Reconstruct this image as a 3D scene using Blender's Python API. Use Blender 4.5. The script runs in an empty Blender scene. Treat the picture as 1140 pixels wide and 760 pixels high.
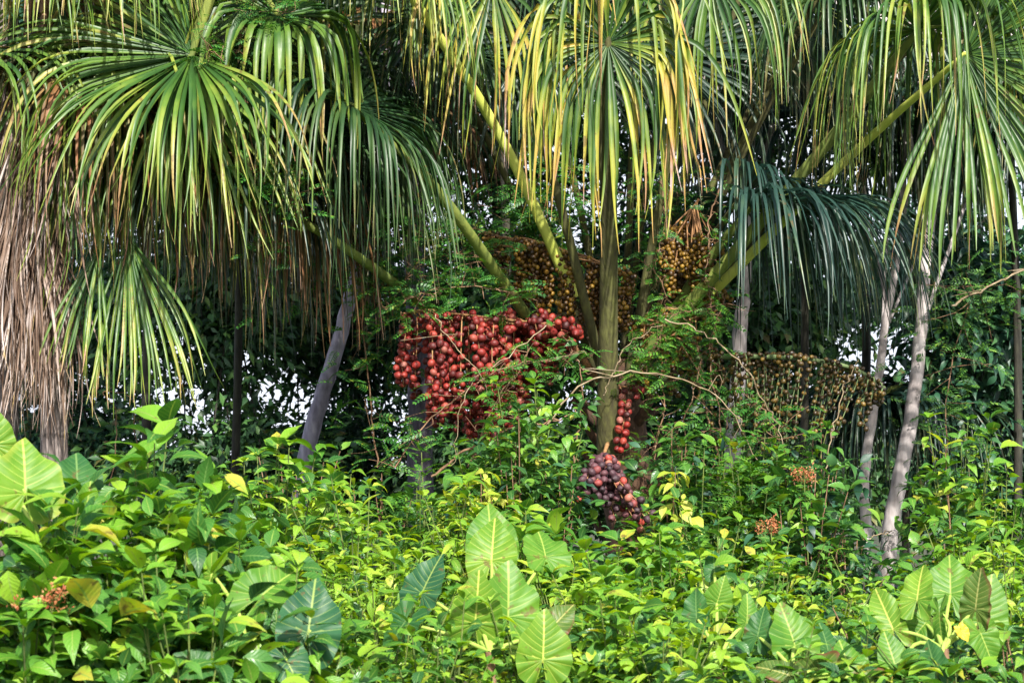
import bpy, math, random
import numpy as np
from mathutils import Vector
R = math.radians
S = bpy.context.scene
rng = np.random.default_rng(11)
random.seed(5)

# ------------------------------------------------------------------ camera
K = 0.000427                 # metres per photo pixel per metre of depth (1140 px wide photo)
PITCH = math.atan(180 * K)
CAMZ = 1.6
CP, SP = math.cos(PITCH), math.sin(PITCH)
cam_d = bpy.data.cameras.new('camera')
cam = bpy.data.objects.new('camera', cam_d); S.collection.objects.link(cam)
cam.location = (0, 0, CAMZ); cam.rotation_euler = (math.pi/2 + PITCH, 0, 0)
cam_d.sensor_width = 36; cam_d.lens = 36 / (1140 * K)
cam_d.clip_end = 3000; cam_d.clip_start = 0.1
cam_d.dof.use_dof = True; cam_d.dof.focus_distance = 13.6; cam_d.dof.aperture_fstop = 5.6
S.camera = cam

# ------------------------------------------------------------------ sky and sun
SUN_EL, SUN_AZ = 40, 14     # degrees above horizon; to the right of straight behind the camera
w = bpy.data.worlds.new('World'); S.world = w; w.use_nodes = True
nt = w.node_tree; bg = nt.nodes['Background']
sky = nt.nodes.new('ShaderNodeTexSky'); sky.sky_type = 'NISHITA'; sky.sun_disc = False
sky.sun_elevation = R(SUN_EL); sky.sun_rotation = R(180 - SUN_AZ)
sky.air_density = 1.3; sky.dust_density = 3.0; sky.ozone_density = 1.0
# white cloud low in the sky, thinning upwards
tcw = nt.nodes.new('ShaderNodeTexCoord'); sxw = nt.nodes.new('ShaderNodeSeparateXYZ'); nt.links.new(tcw.outputs['Generated'], sxw.inputs[0])
nzw = nt.nodes.new('ShaderNodeTexNoise'); nzw.inputs['Scale'].default_value = 3; nzw.inputs['Detail'].default_value = 6; nt.links.new(tcw.outputs['Generated'], nzw.inputs[0])
adw = nt.nodes.new('ShaderNodeMath'); adw.operation = 'MULTIPLY_ADD'; nt.links.new(nzw.outputs[0], adw.inputs[0]); adw.inputs[1].default_value = -.5; nt.links.new(sxw.outputs[2], adw.inputs[2])
mrw = nt.nodes.new('ShaderNodeMapRange'); nt.links.new(adw.outputs[0], mrw.inputs[0]); mrw.inputs[1].default_value = -.05; mrw.inputs[2].default_value = .25; mrw.inputs[3].default_value = 1; mrw.inputs[4].default_value = 0
mxw = nt.nodes.new('ShaderNodeMix'); mxw.data_type = 'RGBA'; nt.links.new(mrw.outputs[0], mxw.inputs[0]); nt.links.new(sky.outputs[0], mxw.inputs[6]); mxw.inputs[7].default_value = (5.4, 5.8, 6.6, 1)
nt.links.new(mxw.outputs[2], bg.inputs[0]); bg.inputs[1].default_value = 0.13
sd = bpy.data.lights.new('sun', 'SUN'); sd.energy = 4.8; sd.angle = R(0.8); sd.color = (1.0, 0.96, 0.88)
so = bpy.data.objects.new('sun', sd); S.collection.objects.link(so)
sv = Vector((math.sin(R(SUN_AZ))*math.cos(R(SUN_EL)), -math.cos(R(SUN_AZ))*math.cos(R(SUN_EL)), math.sin(R(SUN_EL))))
so.rotation_euler = sv.to_track_quat('Z', 'Y').to_euler(); so.location = (3, -4, 12)
S.view_settings.view_transform = 'Standard'; S.view_settings.look = 'None'
S.view_settings.exposure = 0.9; S.view_settings.gamma = 1
S.cycles.max_bounces = 5; S.cycles.diffuse_bounces = 3; S.cycles.glossy_bounces = 2
S.cycles.transmission_bounces = 3; S.cycles.transparent_max_bounces = 4

def P(px, py, Y):
    sx = (px - 570) * K; su = (380 - py) * K
    d = np.array([sx, CP - su*SP, SP + su*CP])
    return np.array([0, 0, CAMZ]) + d * (Y / d[1])
def gz(x, y):
    t = np.clip((y - 4) / 9, 0, 1)
    return 0.05 + 0.6*t*t*(3-2*t) + 0.05*np.sin(x*1.7 + y*.6) + 0.04*np.sin(x*.7 - y*1.3)

# ------------------------------------------------------------------ materials
def newmat(name):
    m = bpy.data.materials.new(name); m.use_nodes = True
    n = m.node_tree.nodes; l = m.node_tree.links
    return m, n, l, n['Principled BSDF'], n['Material Output']
def ramp(n, stops):
    r = n.new('ShaderNodeValToRGB'); e = r.color_ramp.elements
    while len(e) < len(stops): e.new(0.5)
    for el, (p, c) in zip(e, stops):
        el.position = p; el.color = (*c, 1)
    return r
def mathn(n, l, op, a, b=None, clamp=False):
    m = n.new('ShaderNodeMath'); m.operation = op; m.use_clamp = clamp
    for i, v in enumerate((a, b)):
        if v is None: continue
        if isinstance(v, (int, float)): m.inputs[i].default_value = v
        else: l.new(v, m.inputs[i])
    return m.outputs[0]
def leafmat(name, stops, rough=0.42, trans=0.3, along=0.0, vein=None, spec=0.5, tcol=1.35, spots=None):
    """stops: ramp over per-leaf random (mixed with the position along the leaf by `along`)"""
    m, n, l, bs, out = newmat(name)
    g = n.new('ShaderNodeNewGeometry'); uv = n.new('ShaderNodeUVMap')
    sx = n.new('ShaderNodeSeparateXYZ'); l.new(uv.outputs[0], sx.inputs[0])
    rnd = g.outputs['Random Per Island']
    if along > 0:
        nz = n.new('ShaderNodeTexNoise'); nz.inputs['Scale'].default_value = 7; nz.inputs['Detail'].default_value = 5
        a = mathn(n, l, 'MULTIPLY', sx.outputs[1], along)
        b = mathn(n, l, 'MULTIPLY', rnd, 1 - along)
        c = mathn(n, l, 'ADD', a, b)
        d = mathn(n, l, 'MULTIPLY', mathn(n, l, 'SUBTRACT', nz.outputs[0], 0.5), 0.8)
        fac = mathn(n, l, 'ADD', c, d, True)
    else:
        nz = n.new('ShaderNodeTexNoise'); nz.inputs['Scale'].default_value = 14; nz.inputs['Detail'].default_value = 2
        d = mathn(n, l, 'MULTIPLY', mathn(n, l, 'SUBTRACT', nz.outputs[0], 0.5), 0.25)
        fac = mathn(n, l, 'ADD', rnd, d, True)
    rp = ramp(n, stops); l.new(fac, rp.inputs[0]); col = rp.outputs[0]
    if vein:
        # midrib and side veins, drawn from the leaf's own UVs
        ax = mathn(n, l, 'ABSOLUTE', mathn(n, l, 'SUBTRACT', sx.outputs[0], 0.5))
        mid = mathn(n, l, 'LESS_THAN', ax, 0.035)
        c = mathn(n, l, 'SUBTRACT', mathn(n, l, 'MULTIPLY', sx.outputs[1], 8), mathn(n, l, 'MULTIPLY', ax, 4))
        fr = mathn(n, l, 'FRACT', c)
        side = mathn(n, l, 'MULTIPLY', mathn(n, l, 'LESS_THAN', fr, 0.13), 0.4)
        f = mathn(n, l, 'MAXIMUM', mid, side)
        mx = n.new('ShaderNodeMix'); mx.data_type = 'RGBA'
        l.new(f, mx.inputs[0]); l.new(col, mx.inputs[6]); mx.inputs[7].default_value = (*vein, 1); col = mx.outputs[2]
        bp = n.new('ShaderNodeBump'); bp.inputs['Strength'].default_value = 0.5; bp.inputs['Distance'].default_value = 0.004
        tri = mathn(n, l, 'ABSOLUTE', mathn(n, l, 'SUBTRACT', fr, 0.5)); l.new(tri, bp.inputs['Height']); l.new(bp.outputs[0], bs.inputs['Normal'])
    ns = n.new('ShaderNodeTexNoise'); ns.inputs['Scale'].default_value = 38; ns.inputs['Detail'].default_value = 4
    nb_ = n.new('ShaderNodeTexNoise'); nb_.inputs['Scale'].default_value = 2.3; nb_.inputs['Detail'].default_value = 2
    sp = mathn(n, l, 'ADD', mathn(n, l, 'MULTIPLY', ns.outputs[0], .6), mathn(n, l, 'ADD', mathn(n, l, 'MULTIPLY', nb_.outputs[0], .25), mathn(n, l, 'MULTIPLY', rnd, .15)))
    ms_ = n.new('ShaderNodeMapRange'); l.new(sp, ms_.inputs[0]); ms_.inputs[1].default_value = .60; ms_.inputs[2].default_value = .66; ms_.inputs[4].default_value = .75
    mb = n.new('ShaderNodeMix'); mb.data_type = 'RGBA'; l.new(ms_.outputs[0], mb.inputs[0]); l.new(col, mb.inputs[6]); mb.inputs[7].default_value = (.13, .075, .025, 1); col = mb.outputs[2]
    l.new(col, bs.inputs['Base Color'])
    l.new(mathn(n, l, 'ADD', mathn(n, l, 'MULTIPLY', ns.outputs[0], .35), rough - .12), bs.inputs['Roughness'])
    bs.inputs['Specular IOR Level'].default_value = spec
    tr = n.new('ShaderNodeBsdfTranslucent')
    hs = n.new('ShaderNodeHueSaturation'); hs.inputs['Hue'].default_value = 0.485; hs.inputs['Value'].default_value = tcol; hs.inputs['Saturation'].default_value = 1.1
    l.new(col, hs.inputs['Color']); l.new(hs.outputs[0], tr.inputs[0])
    mxs = n.new('ShaderNodeMixShader'); mxs.inputs[0].default_value = trans
    l.new(bs.outputs[0], mxs.inputs[1]); l.new(tr.outputs[0], mxs.inputs[2]); l.new(mxs.outputs[0], out.inputs[0])
    return m
def barkmat(name, c1, c2, c3, scale=8, stretch=4, rings=0):
    m, n, l, bs, out = newmat(name)
    tc = n.new('ShaderNodeTexCoord'); mp = n.new('ShaderNodeMapping'); mp.inputs['Scale'].default_value = (stretch, stretch, 1)
    l.new(tc.outputs['Object'], mp.inputs[0])
    a = n.new('ShaderNodeTexNoise'); a.inputs['Scale'].default_value = scale; a.inputs['Detail'].default_value = 8; l.new(mp.outputs[0], a.inputs[0])
    b = n.new('ShaderNodeTexNoise'); b.inputs['Scale'].default_value = scale*.35; b.inputs['Detail'].default_value = 3; l.new(tc.outputs['Object'], b.inputs[0])
    r = ramp(n, [(0.3, c1), (0.5, c2), (0.68, c3)]); 
    s = mathn(n, l, 'ADD', mathn(n, l, 'MULTIPLY', a.outputs[0], .55), mathn(n, l, 'MULTIPLY', b.outputs[0], .45))
    h = s
    if rings:
        sp = n.new('ShaderNodeSeparateXYZ'); l.new(tc.outputs['Object'], sp.inputs[0])
        rg = mathn(n, l, 'FRACT', mathn(n, l, 'ADD', mathn(n, l, 'MULTIPLY', sp.outputs[2], rings), mathn(n, l, 'MULTIPLY', a.outputs[0], .6)))
        rr = mathn(n, l, 'LESS_THAN', rg, 0.12)
        s = mathn(n, l, 'SUBTRACT', s, mathn(n, l, 'MULTIPLY', rr, .14))
    l.new(s, r.inputs[0]); l.new(r.outputs[0], bs.inputs['Base Color']); bs.inputs['Roughness'].default_value = .85
    bp = n.new('ShaderNodeBump'); bp.inputs['Strength'].default_value = .8; bp.inputs['Distance'].default_value = .02
    l.new(h, bp.inputs['Height']); l.new(bp.outputs[0], bs.inputs['Normal'])
    return m
def fruitmat(name, stops, rough=.4):
    m, n, l, bs, out = newmat(name)
    g = n.new('ShaderNodeNewGeometry'); oi = n.new('ShaderNodeObjectInfo'); tc = n.new('ShaderNodeTexCoord')
    f = mathn(n, l, 'FRACT', mathn(n, l, 'ADD', g.outputs['Random Per Island'], oi.outputs['Random']))
    r = ramp(n, stops); l.new(f, r.inputs[0])
    vo = n.new('ShaderNodeTexVoronoi'); vo.inputs['Scale'].default_value = 190; l.new(tc.outputs['Object'], vo.inputs[0])
    mx = n.new('ShaderNodeMix'); mx.data_type = 'RGBA'; mx.blend_type = 'MULTIPLY'; mx.inputs[0].default_value = .55
    cr = ramp(n, [(0.0, (1.1, 1.1, 1.1)), (0.7, (.45, .4, .4))]); l.new(vo.outputs[0], cr.inputs[0])
    l.new(r.outputs[0], mx.inputs[6]); l.new(cr.outputs[0], mx.inputs[7]); l.new(mx.outputs[2], bs.inputs['Base Color'])
    bp = n.new('ShaderNodeBump'); bp.inputs['Strength'].default_value = .5; bp.inputs['Distance'].default_value = .002; bp.invert = True
    l.new(vo.outputs[0], bp.inputs['Height']); l.new(bp.outputs[0], bs.inputs['Normal'])
    bs.inputs['Roughness'].default_value = rough; bs.inputs['Specular IOR Level'].default_value = .5
    return m

M = {}
G = lambda r, g, b: (r, g, b)
# palm blades, along-the-segment colour change (0 = base, 1 = tip)
M['yellowing'] = leafmat('palm_blade_yellowing', [(.0, G(.014,.05,.012)), (.32, G(.04,.105,.014)), (.46, G(.15,.22,.025)), (.6, G(.34,.34,.04)), (.74, G(.42,.30,.06)), (.86, G(.40,.22,.10)), (.95, G(.5,.38,.36))], .42, .2, .52)
M['olive'] = leafmat('palm_blade_olive', [(.0, G(.018,.06,.012)), (.34, G(.035,.10,.016)), (.58, G(.10,.185,.022)), (.76, G(.24,.29,.045)), (.88, G(.34,.27,.08)), (.97, G(.30,.16,.08))], .4, .2, .5)
M['green'] = leafmat('palm_blade_green', [(.0, G(.008,.032,.012)), (.5, G(.022,.065,.018)), (.78, G(.065,.12,.03)), (.95, G(.22,.20,.08))], .38, .22, .5)
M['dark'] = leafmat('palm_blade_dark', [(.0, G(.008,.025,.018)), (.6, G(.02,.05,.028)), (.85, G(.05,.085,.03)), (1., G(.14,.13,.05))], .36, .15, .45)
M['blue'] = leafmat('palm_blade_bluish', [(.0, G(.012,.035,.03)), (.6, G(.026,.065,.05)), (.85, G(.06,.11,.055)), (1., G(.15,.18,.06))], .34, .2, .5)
M['dead'] = leafmat('palm_blade_dead', [(.0, G(.035,.02,.012)), (.3, G(.09,.05,.03)), (.5, G(.20,.13,.09)), (.7, G(.36,.28,.24)), (.9, G(.46,.40,.38)), (1., G(.34,.24,.10))], .7, .12, .35)
M['rust'] = leafmat('palm_blade_rust', [(.0, G(.015,.025,.008)), (.35, G(.05,.06,.012)), (.6, G(.12,.07,.02)), (.8, G(.22,.09,.03)), (1., G(.32,.22,.15))], .6, .15, .4)
# broad leaves
V1 = (.22, .34, .06)
M['glossy'] = leafmat('glossy_leaf', [(.0, G(.03,.115,.022)), (.4, G(.07,.22,.025)), (.7, G(.15,.34,.025)), (.94, G(.28,.46,.035)), (1., G(.42,.40,.05))], .36, .34, 0, V1)
M['lime'] = leafmat('lime_leaf', [(.0, G(.07,.19,.018)), (.35, G(.16,.34,.025)), (.7, G(.29,.48,.035)), (1., G(.44,.58,.06))], .4, .38, 0, (.3,.42,.07))
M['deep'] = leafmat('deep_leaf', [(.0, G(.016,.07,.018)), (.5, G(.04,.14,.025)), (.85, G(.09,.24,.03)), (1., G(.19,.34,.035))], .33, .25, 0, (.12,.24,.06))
M['fine'] = leafmat('fine_leaf', [(.0, G(.025,.10,.014)), (.5, G(.06,.19,.022)), (1., G(.14,.32,.03))], .45, .35)
M['vine'] = leafmat('vine_leaflet', [(.0, G(.02,.10,.02)), (.5, G(.05,.19,.028)), (.9, G(.08,.23,.025)), (1., G(.25,.32,.04))], .42, .3)
M['sprout'] = leafmat('pale_sprout_leaf', [(.0, G(.28,.42,.04)), (.5, G(.46,.54,.06)), (1., G(.58,.60,.12))], .4, .4, 0, (.5,.5,.12))
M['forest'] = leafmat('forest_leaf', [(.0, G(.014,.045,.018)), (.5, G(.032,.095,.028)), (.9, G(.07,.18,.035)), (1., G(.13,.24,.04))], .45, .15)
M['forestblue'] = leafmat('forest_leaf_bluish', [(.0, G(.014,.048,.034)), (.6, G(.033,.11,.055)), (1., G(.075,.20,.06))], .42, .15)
M['bark_purple'] = barkmat('bark_purple_grey', (.10,.08,.11), (.36,.32,.40), (.58,.54,.62), 7, 3)
M['bark_pale'] = barkmat('bark_pale', (.12,.10,.10), (.42,.37,.36), (.66,.61,.60), 8, 2.5, 0)
M['bark_dark'] = barkmat('bark_dark', (.02,.017,.02), (.07,.06,.08), (.16,.14,.17), 7, 4)
M['bark_far'] = barkmat('bark_blackish', (.010,.010,.008), (.028,.026,.018), (.06,.06,.035), 7, 4)  # much darker bark, so the background trunks stand out less
M['bark_palm'] = barkmat('bark_palm_pinkish', (.04,.03,.025), (.14,.11,.10), (.30,.25,.23), 9, 4, 5)
M['boots'] = barkmat('palm_fibre_brown', (.02,.012,.008), (.075,.038,.02), (.17,.085,.045), 9, 5)
M['petiole_old'] = barkmat('petiole_mottled', (.025,.02,.01), (.065,.062,.018), (.12,.125,.03), 9, 5)
M['petiole'] = barkmat('petiole_green', (.06,.09,.02), (.13,.17,.03), (.24,.27,.045), 4, 6)
M['petiole_bright'] = barkmat('petiole_yellow_green', (.36,.44,.06), (.54,.60,.10), (.66,.68,.16), 2, 3)
M['peduncle'] = barkmat('fruit_stalk_brown', (.12,.06,.03), (.30,.15,.06), (.45,.28,.12), 9, 2)
M['peduncle_green'] = barkmat('fruit_stalk_green', (.06,.08,.03), (.11,.16,.06), (.17,.22,.09), 7, 2)
M['twig'] = barkmat('twig_straw', (.12,.08,.04), (.27,.2,.12), (.42,.34,.24), 20, 1)
M['twig_brown'] = barkmat('twig_brown', (.07,.04,.02), (.2,.11,.06), (.34,.22,.14), 14, 2)
M['stem'] = barkmat('green_stem', (.04,.06,.015), (.09,.13,.025), (.16,.2,.04), 12, 2)
M['aroid_stem'] = barkmat('aroid_stem', (.20,.30,.04), (.30,.42,.07), (.42,.5,.12), 5, 2)
M['red'] = fruitmat('red_fruit', [(.0, G(.06,.01,.01)), (.3, G(.16,.012,.010)), (.7, G(.29,.022,.016)), (.92, G(.34,.045,.025)), (1., G(.33,.12,.09))], .55)
M['purple'] = fruitmat('purple_fruit', [(.0, G(.03,.015,.022)), (.5, G(.09,.035,.048)), (.8, G(.15,.05,.055)), (.9, G(.42,.05,.035)), (1., G(.45,.2,.14))], .6)
M['brown'] = fruitmat('ochre_fruit', [(.0, G(.035,.018,.006)), (.4, G(.11,.055,.01)), (.75, G(.22,.12,.014)), (1., G(.36,.21,.025))])
M['olivefruit'] = fruitmat('olive_brown_fruit', [(.0, G(.025,.016,.007)), (.45, G(.075,.045,.012)), (.8, G(.13,.085,.018)), (1., G(.24,.15,.03))])
def groundmat():
    m, n, l, bs, out = newmat('soil_and_litter')
    tc = n.new('ShaderNodeTexCoord'); a = n.new('ShaderNodeTexNoise'); a.inputs['Scale'].default_value = 3.2; a.inputs['Detail'].default_value = 9
    l.new(tc.outputs['Object'], a.inputs[0])
    r = ramp(n, [(.35, G(.02,.016,.01)), (.5, G(.045,.04,.018)), (.62, G(.04,.07,.018)), (.75, G(.10,.07,.035))]); l.new(a.outputs[0], r.inputs[0])
    l.new(r.outputs[0], bs.inputs['Base Color']); bs.inputs['Roughness'].default_value = .95
    bp = n.new('ShaderNodeBump'); bp.inputs['Distance'].default_value = .05; l.new(a.outputs[0], bp.inputs['Height']); l.new(bp.outputs[0], bs.inputs['Normal'])
    return m
def aroidmat(name, base, base2, vein, edge=None):
    m, n, l, bs, out = newmat(name)
    u1 = n.new('ShaderNodeUVMap'); u1.uv_map = 'UVMap'; u2 = n.new('ShaderNodeUVMap'); u2.uv_map = 'vein'
    s1 = n.new('ShaderNodeSeparateXYZ'); l.new(u1.outputs[0], s1.inputs[0]); s2 = n.new('ShaderNodeSeparateXYZ'); l.new(u2.outputs[0], s2.inputs[0])
    nz = n.new('ShaderNodeTexNoise'); nz.inputs['Scale'].default_value = 9; nz.inputs['Detail'].default_value = 6
    tc = n.new('ShaderNodeTexCoord'); l.new(tc.outputs['Object'], nz.inputs[0])
    r = ramp(n, [(.3, base), (.7, base2)]); l.new(nz.outputs[0], r.inputs[0])
    fr = mathn(n, l, 'ABSOLUTE', mathn(n, l, 'SUBTRACT', mathn(n, l, 'FRACT', s2.outputs[0]), .5))
    # vein thins towards the margin (s2.y = 0 at midrib, 1 at margin)
    thr = mathn(n, l, 'SUBTRACT', .045, mathn(n, l, 'MULTIPLY', s2.outputs[1], .04))
    mr = n.new('ShaderNodeMapRange'); mr.interpolation_type = 'SMOOTHSTEP'
    l.new(mathn(n, l, 'SUBTRACT', fr, thr), mr.inputs[0]); mr.inputs[1].default_value = -.02; mr.inputs[2].default_value = .05; mr.inputs[3].default_value = .75; mr.inputs[4].default_value = 0
    ax = mathn(n, l, 'ABSOLUTE', mathn(n, l, 'SUBTRACT', s1.outputs[0], .5))
    m2 = n.new('ShaderNodeMapRange'); m2.interpolation_type = 'SMOOTHSTEP'; l.new(ax, m2.inputs[0]); m2.inputs[1].default_value = .005; m2.inputs[2].default_value = .016; m2.inputs[3].default_value = 1; m2.inputs[4].default_value = 0
    f = mathn(n, l, 'MAXIMUM', mr.outputs[0], m2.outputs[0])
    mx = n.new('ShaderNodeMix'); mx.data_type = 'RGBA'; l.new(f, mx.inputs[0]); l.new(r.outputs[0], mx.inputs[6]); mx.inputs[7].default_value = (*vein, 1)
    col = mx.outputs[2]
    if edge:
        nz2 = n.new('ShaderNodeTexNoise'); nz2.inputs['Scale'].default_value = 6; nz2.inputs['Detail'].default_value = 4; l.new(tc.outputs['Object'], nz2.inputs[0])
        e = mathn(n, l, 'ADD', mathn(n, l, 'MULTIPLY', nz2.outputs[0], 1.2), mathn(n, l, 'SUBTRACT', s2.outputs[1], 1.42))
        em = n.new('ShaderNodeMapRange'); l.new(e, em.inputs[0]); em.inputs[1].default_value = .0; em.inputs[2].default_value = .25
        mx2 = n.new('ShaderNodeMix'); mx2.data_type = 'RGBA'; l.new(em.outputs[0], mx2.inputs[0]); l.new(col, mx2.inputs[6]); mx2.inputs[7].default_value = (*edge, 1); col = mx2.outputs[2]
    ns = n.new('ShaderNodeTexNoise'); ns.inputs['Scale'].default_value = 30; ns.inputs['Detail'].default_value = 5; l.new(tc.outputs['Object'], ns.inputs[0])
    sp = mathn(n, l, 'ADD', mathn(n, l, 'MULTIPLY', ns.outputs[0], .65), mathn(n, l, 'MULTIPLY', nz.outputs[0], .35))
    ms_ = n.new('ShaderNodeMapRange'); l.new(sp, ms_.inputs[0]); ms_.inputs[1].default_value = .59; ms_.inputs[2].default_value = .64; ms_.inputs[4].default_value = .7
    mb = n.new('ShaderNodeMix'); mb.data_type = 'RGBA'; l.new(ms_.outputs[0], mb.inputs[0]); l.new(col, mb.inputs[6]); mb.inputs[7].default_value = (.14, .08, .03, 1); col = mb.outputs[2]
    l.new(col, bs.inputs['Base Color']); bs.inputs['Roughness'].default_value = .45; bs.inputs['Specular IOR Level'].default_value = .28
    bp = n.new('ShaderNodeBump'); bp.inputs['Strength'].default_value = .4; bp.inputs['Distance'].default_value = .005; l.new(fr, bp.inputs['Height']); l.new(bp.outputs[0], bs.inputs['Normal'])
    tr = n.new('ShaderNodeBsdfTranslucent'); l.new(col, tr.inputs[0]); ms = n.new('ShaderNodeMixShader'); ms.inputs[0].default_value = .3
    l.new(bs.outputs[0], ms.inputs[1]); l.new(tr.outputs[0], ms.inputs[2]); l.new(ms.outputs[0], out.inputs[0])
    return m
M['aroid'] = aroidmat('aroid_leaf_green', G(.06,.18,.018), G(.12,.26,.025), G(.32,.42,.08))
M['aroid_dark'] = aroidmat('aroid_leaf_dark', G(.022,.10,.028), G(.05,.15,.032), G(.15,.27,.08))
M['aroid_yellow'] = aroidmat('aroid_leaf_yellowish', G(.085,.21,.018), G(.16,.29,.025), G(.50,.55,.11))
M['aroid_brown'] = aroidmat('aroid_leaf_browning', G(.06,.13,.02), G(.11,.17,.03), G(.38,.38,.12), G(.16,.07,.035))
M['aroid_edge'] = aroidmat('aroid_leaf_yellow_edge', G(.10,.23,.018), G(.17,.31,.025), G(.40,.48,.09), G(.30,.34,.05))
M['aroid_blue'] = aroidmat('aroid_leaf_bluish', G(.018,.085,.038), G(.045,.14,.055), G(.28,.38,.10))
M['yellow_leaf'] = aroidmat('dead_yellow_leaf', G(.7,.42,.04), G(.75,.52,.05), G(.7,.3,.05))

# ------------------------------------------------------------------ mesh building
class Geo:
    def __init__(s): s.v = []; s.f = []; s.uv = []; s.uv2 = []; s.m = []; s.nv = 0
    def add(s, v, f, uv=None, uv2=None, mi=0):
        v = np.asarray(v, float).reshape(-1, 3); f = np.asarray(f, np.int64).reshape(-1, 4)
        s.v.append(v); s.f.append(f + s.nv); s.m.append(np.full(len(f), mi))
        s.uv.append(np.zeros((len(v), 2)) if uv is None else np.asarray(uv, float).reshape(-1, 2))
        s.uv2.append(np.zeros((len(v), 2)) if uv2 is None else np.asarray(uv2, float).reshape(-1, 2))
        s.nv += len(v)
    def inst(s, tmpl, pos, rot, scl, mi=0):
        tv, tf, tuv = tmpl; N = len(pos)
        if N == 0: return
        scl = np.asarray(scl, float)
        if scl.ndim == 1: scl = scl[:, None] * np.ones(3)
        v = tv[None] * scl[:, None, :]
        v = np.einsum('nij,nkj->nki', rot, v) + pos[:, None, :]
        f = tf[None] + (np.arange(N) * len(tv))[:, None, None]
        s.add(v.reshape(-1, 3), f.reshape(-1, 4), np.tile(tuv, (N, 1)), None, mi)
    def build(s, name, mats, parent=None, origin=(0, 0, 0), second=False):
        v = np.concatenate(s.v) - np.asarray(origin, float); f = np.concatenate(s.f)
        uv = np.concatenate(s.uv); mi = np.concatenate(s.m)
        me = bpy.data.meshes.new(name)
        me.vertices.add(len(v)); me.vertices.foreach_set('co', v.astype(np.float32).ravel())
        me.loops.add(f.size); me.loops.foreach_set('vertex_index', f.astype(np.int32).ravel())
        me.polygons.add(len(f)); me.polygons.foreach_set('loop_start', (np.arange(len(f))*4).astype(np.int32))
        me.polygons.foreach_set('loop_total', np.full(len(f), 4, np.int32))
        me.polygons.foreach_set('material_index', mi.astype(np.int32))
        me.polygons.foreach_set('use_smooth', np.ones(len(f), bool))
        u = me.uv_layers.new(name='UVMap'); u.data.foreach_set('uv', uv[f.ravel()].astype(np.float32).ravel())
        if second:
            u2 = me.uv_layers.new(name='vein'); uu = np.concatenate(s.uv2)
            u2.data.foreach_set('uv', uu[f.ravel()].astype(np.float32).ravel())
        for m_ in (mats if isinstance(mats, (list, tuple)) else [mats]): me.materials.append(M[m_] if isinstance(m_, str) else m_)
        me.update(calc_edges=True)
        o = bpy.data.objects.new(name, me); S.collection.objects.link(o)
        if parent is not None: o.parent = parent
        else: o.location = origin
        return o
def thing(name, label, cat, loc, group=None):
    o = bpy.data.objects.new(name, None); S.collection.objects.link(o); o.empty_display_size = .2
    o.location = tuple(float(a) for a in loc); o['label'] = label; o['category'] = cat
    if group: o['group'] = group
    return o
def tag(o, label, cat, group=None):
    o['label'] = label; o['category'] = cat
    if group: o['group'] = group
    return o
def norm(a): 
    a = np.asarray(a, float); return a / np.maximum(np.linalg.norm(a, axis=-1, keepdims=True), 1e-9)
def smooth(a, b, t): t = np.clip((t-a)/(b-a), 0, 1); return t*t*(3-2*t)
def spline(pts, n):
    pts = np.asarray(pts, float)
    if len(pts) == 2: return pts[0] + (pts[1]-pts[0]) * np.linspace(0, 1, n)[:, None]
    p = np.vstack([2*pts[0]-pts[1], pts, 2*pts[-1]-pts[-2]]); k = len(pts) - 1
    t = np.linspace(0, k, n); i = np.minimum(t.astype(int), k-1); u = (t - i)[:, None]
    a, b, c, d = p[i], p[i+1], p[i+2], p[i+3]
    return .5*((2*b) + (c-a)*u + (2*a-5*b+4*c-d)*u**2 + (-a+3*b-3*c+d)*u**3)
def tube(g, path, rad, sides=6, mi=0, jag=0, flat=1.0):
    path = np.asarray(path, float); n = len(path); rad = np.broadcast_to(np.asarray(rad, float), (n,))
    t = norm(np.gradient(path, axis=0)); ref = np.array([0.13, .97, .2]) if abs(t[0][1]) < .9 else np.array([1., 0, .1])
    x = norm(np.cross(np.broadcast_to(ref, t.shape), t)); y = np.cross(t, x)
    a = np.linspace(0, 2*math.pi, sides, endpoint=False)
    rr = rad[:, None] * (1 + (rng.normal(0, jag, (n, sides)) if jag else 0))
    v = path[:, None, :] + rr[..., None]*(np.cos(a)[None, :, None]*x[:, None, :] + flat*np.sin(a)[None, :, None]*y[:, None, :])
    i, j = np.meshgrid(np.arange(n-1), np.arange(sides), indexing='ij'); j2 = (j+1) % sides
    f = np.stack([i*sides+j, i*sides+j2, (i+1)*sides+j2, (i+1)*sides+j], -1).reshape(-1, 4)
    uv = np.stack(np.broadcast_arrays(a[None, :]/6.28, np.linspace(0, 1, n)[:, None]), -1)
    g.add(v, f, uv, None, mi)
    v0 = v.reshape(-1, 3); c0 = [path[0], path[-1]]
    if sides % 2 == 0 and rad[-1] > .004:   # cap the end
        e = v[-1]; fs = [[k, k+1, sides-2-k, sides-1-k] for k in range(sides//2 - 1)]
        g.add(e, fs, None, None, mi)

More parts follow.
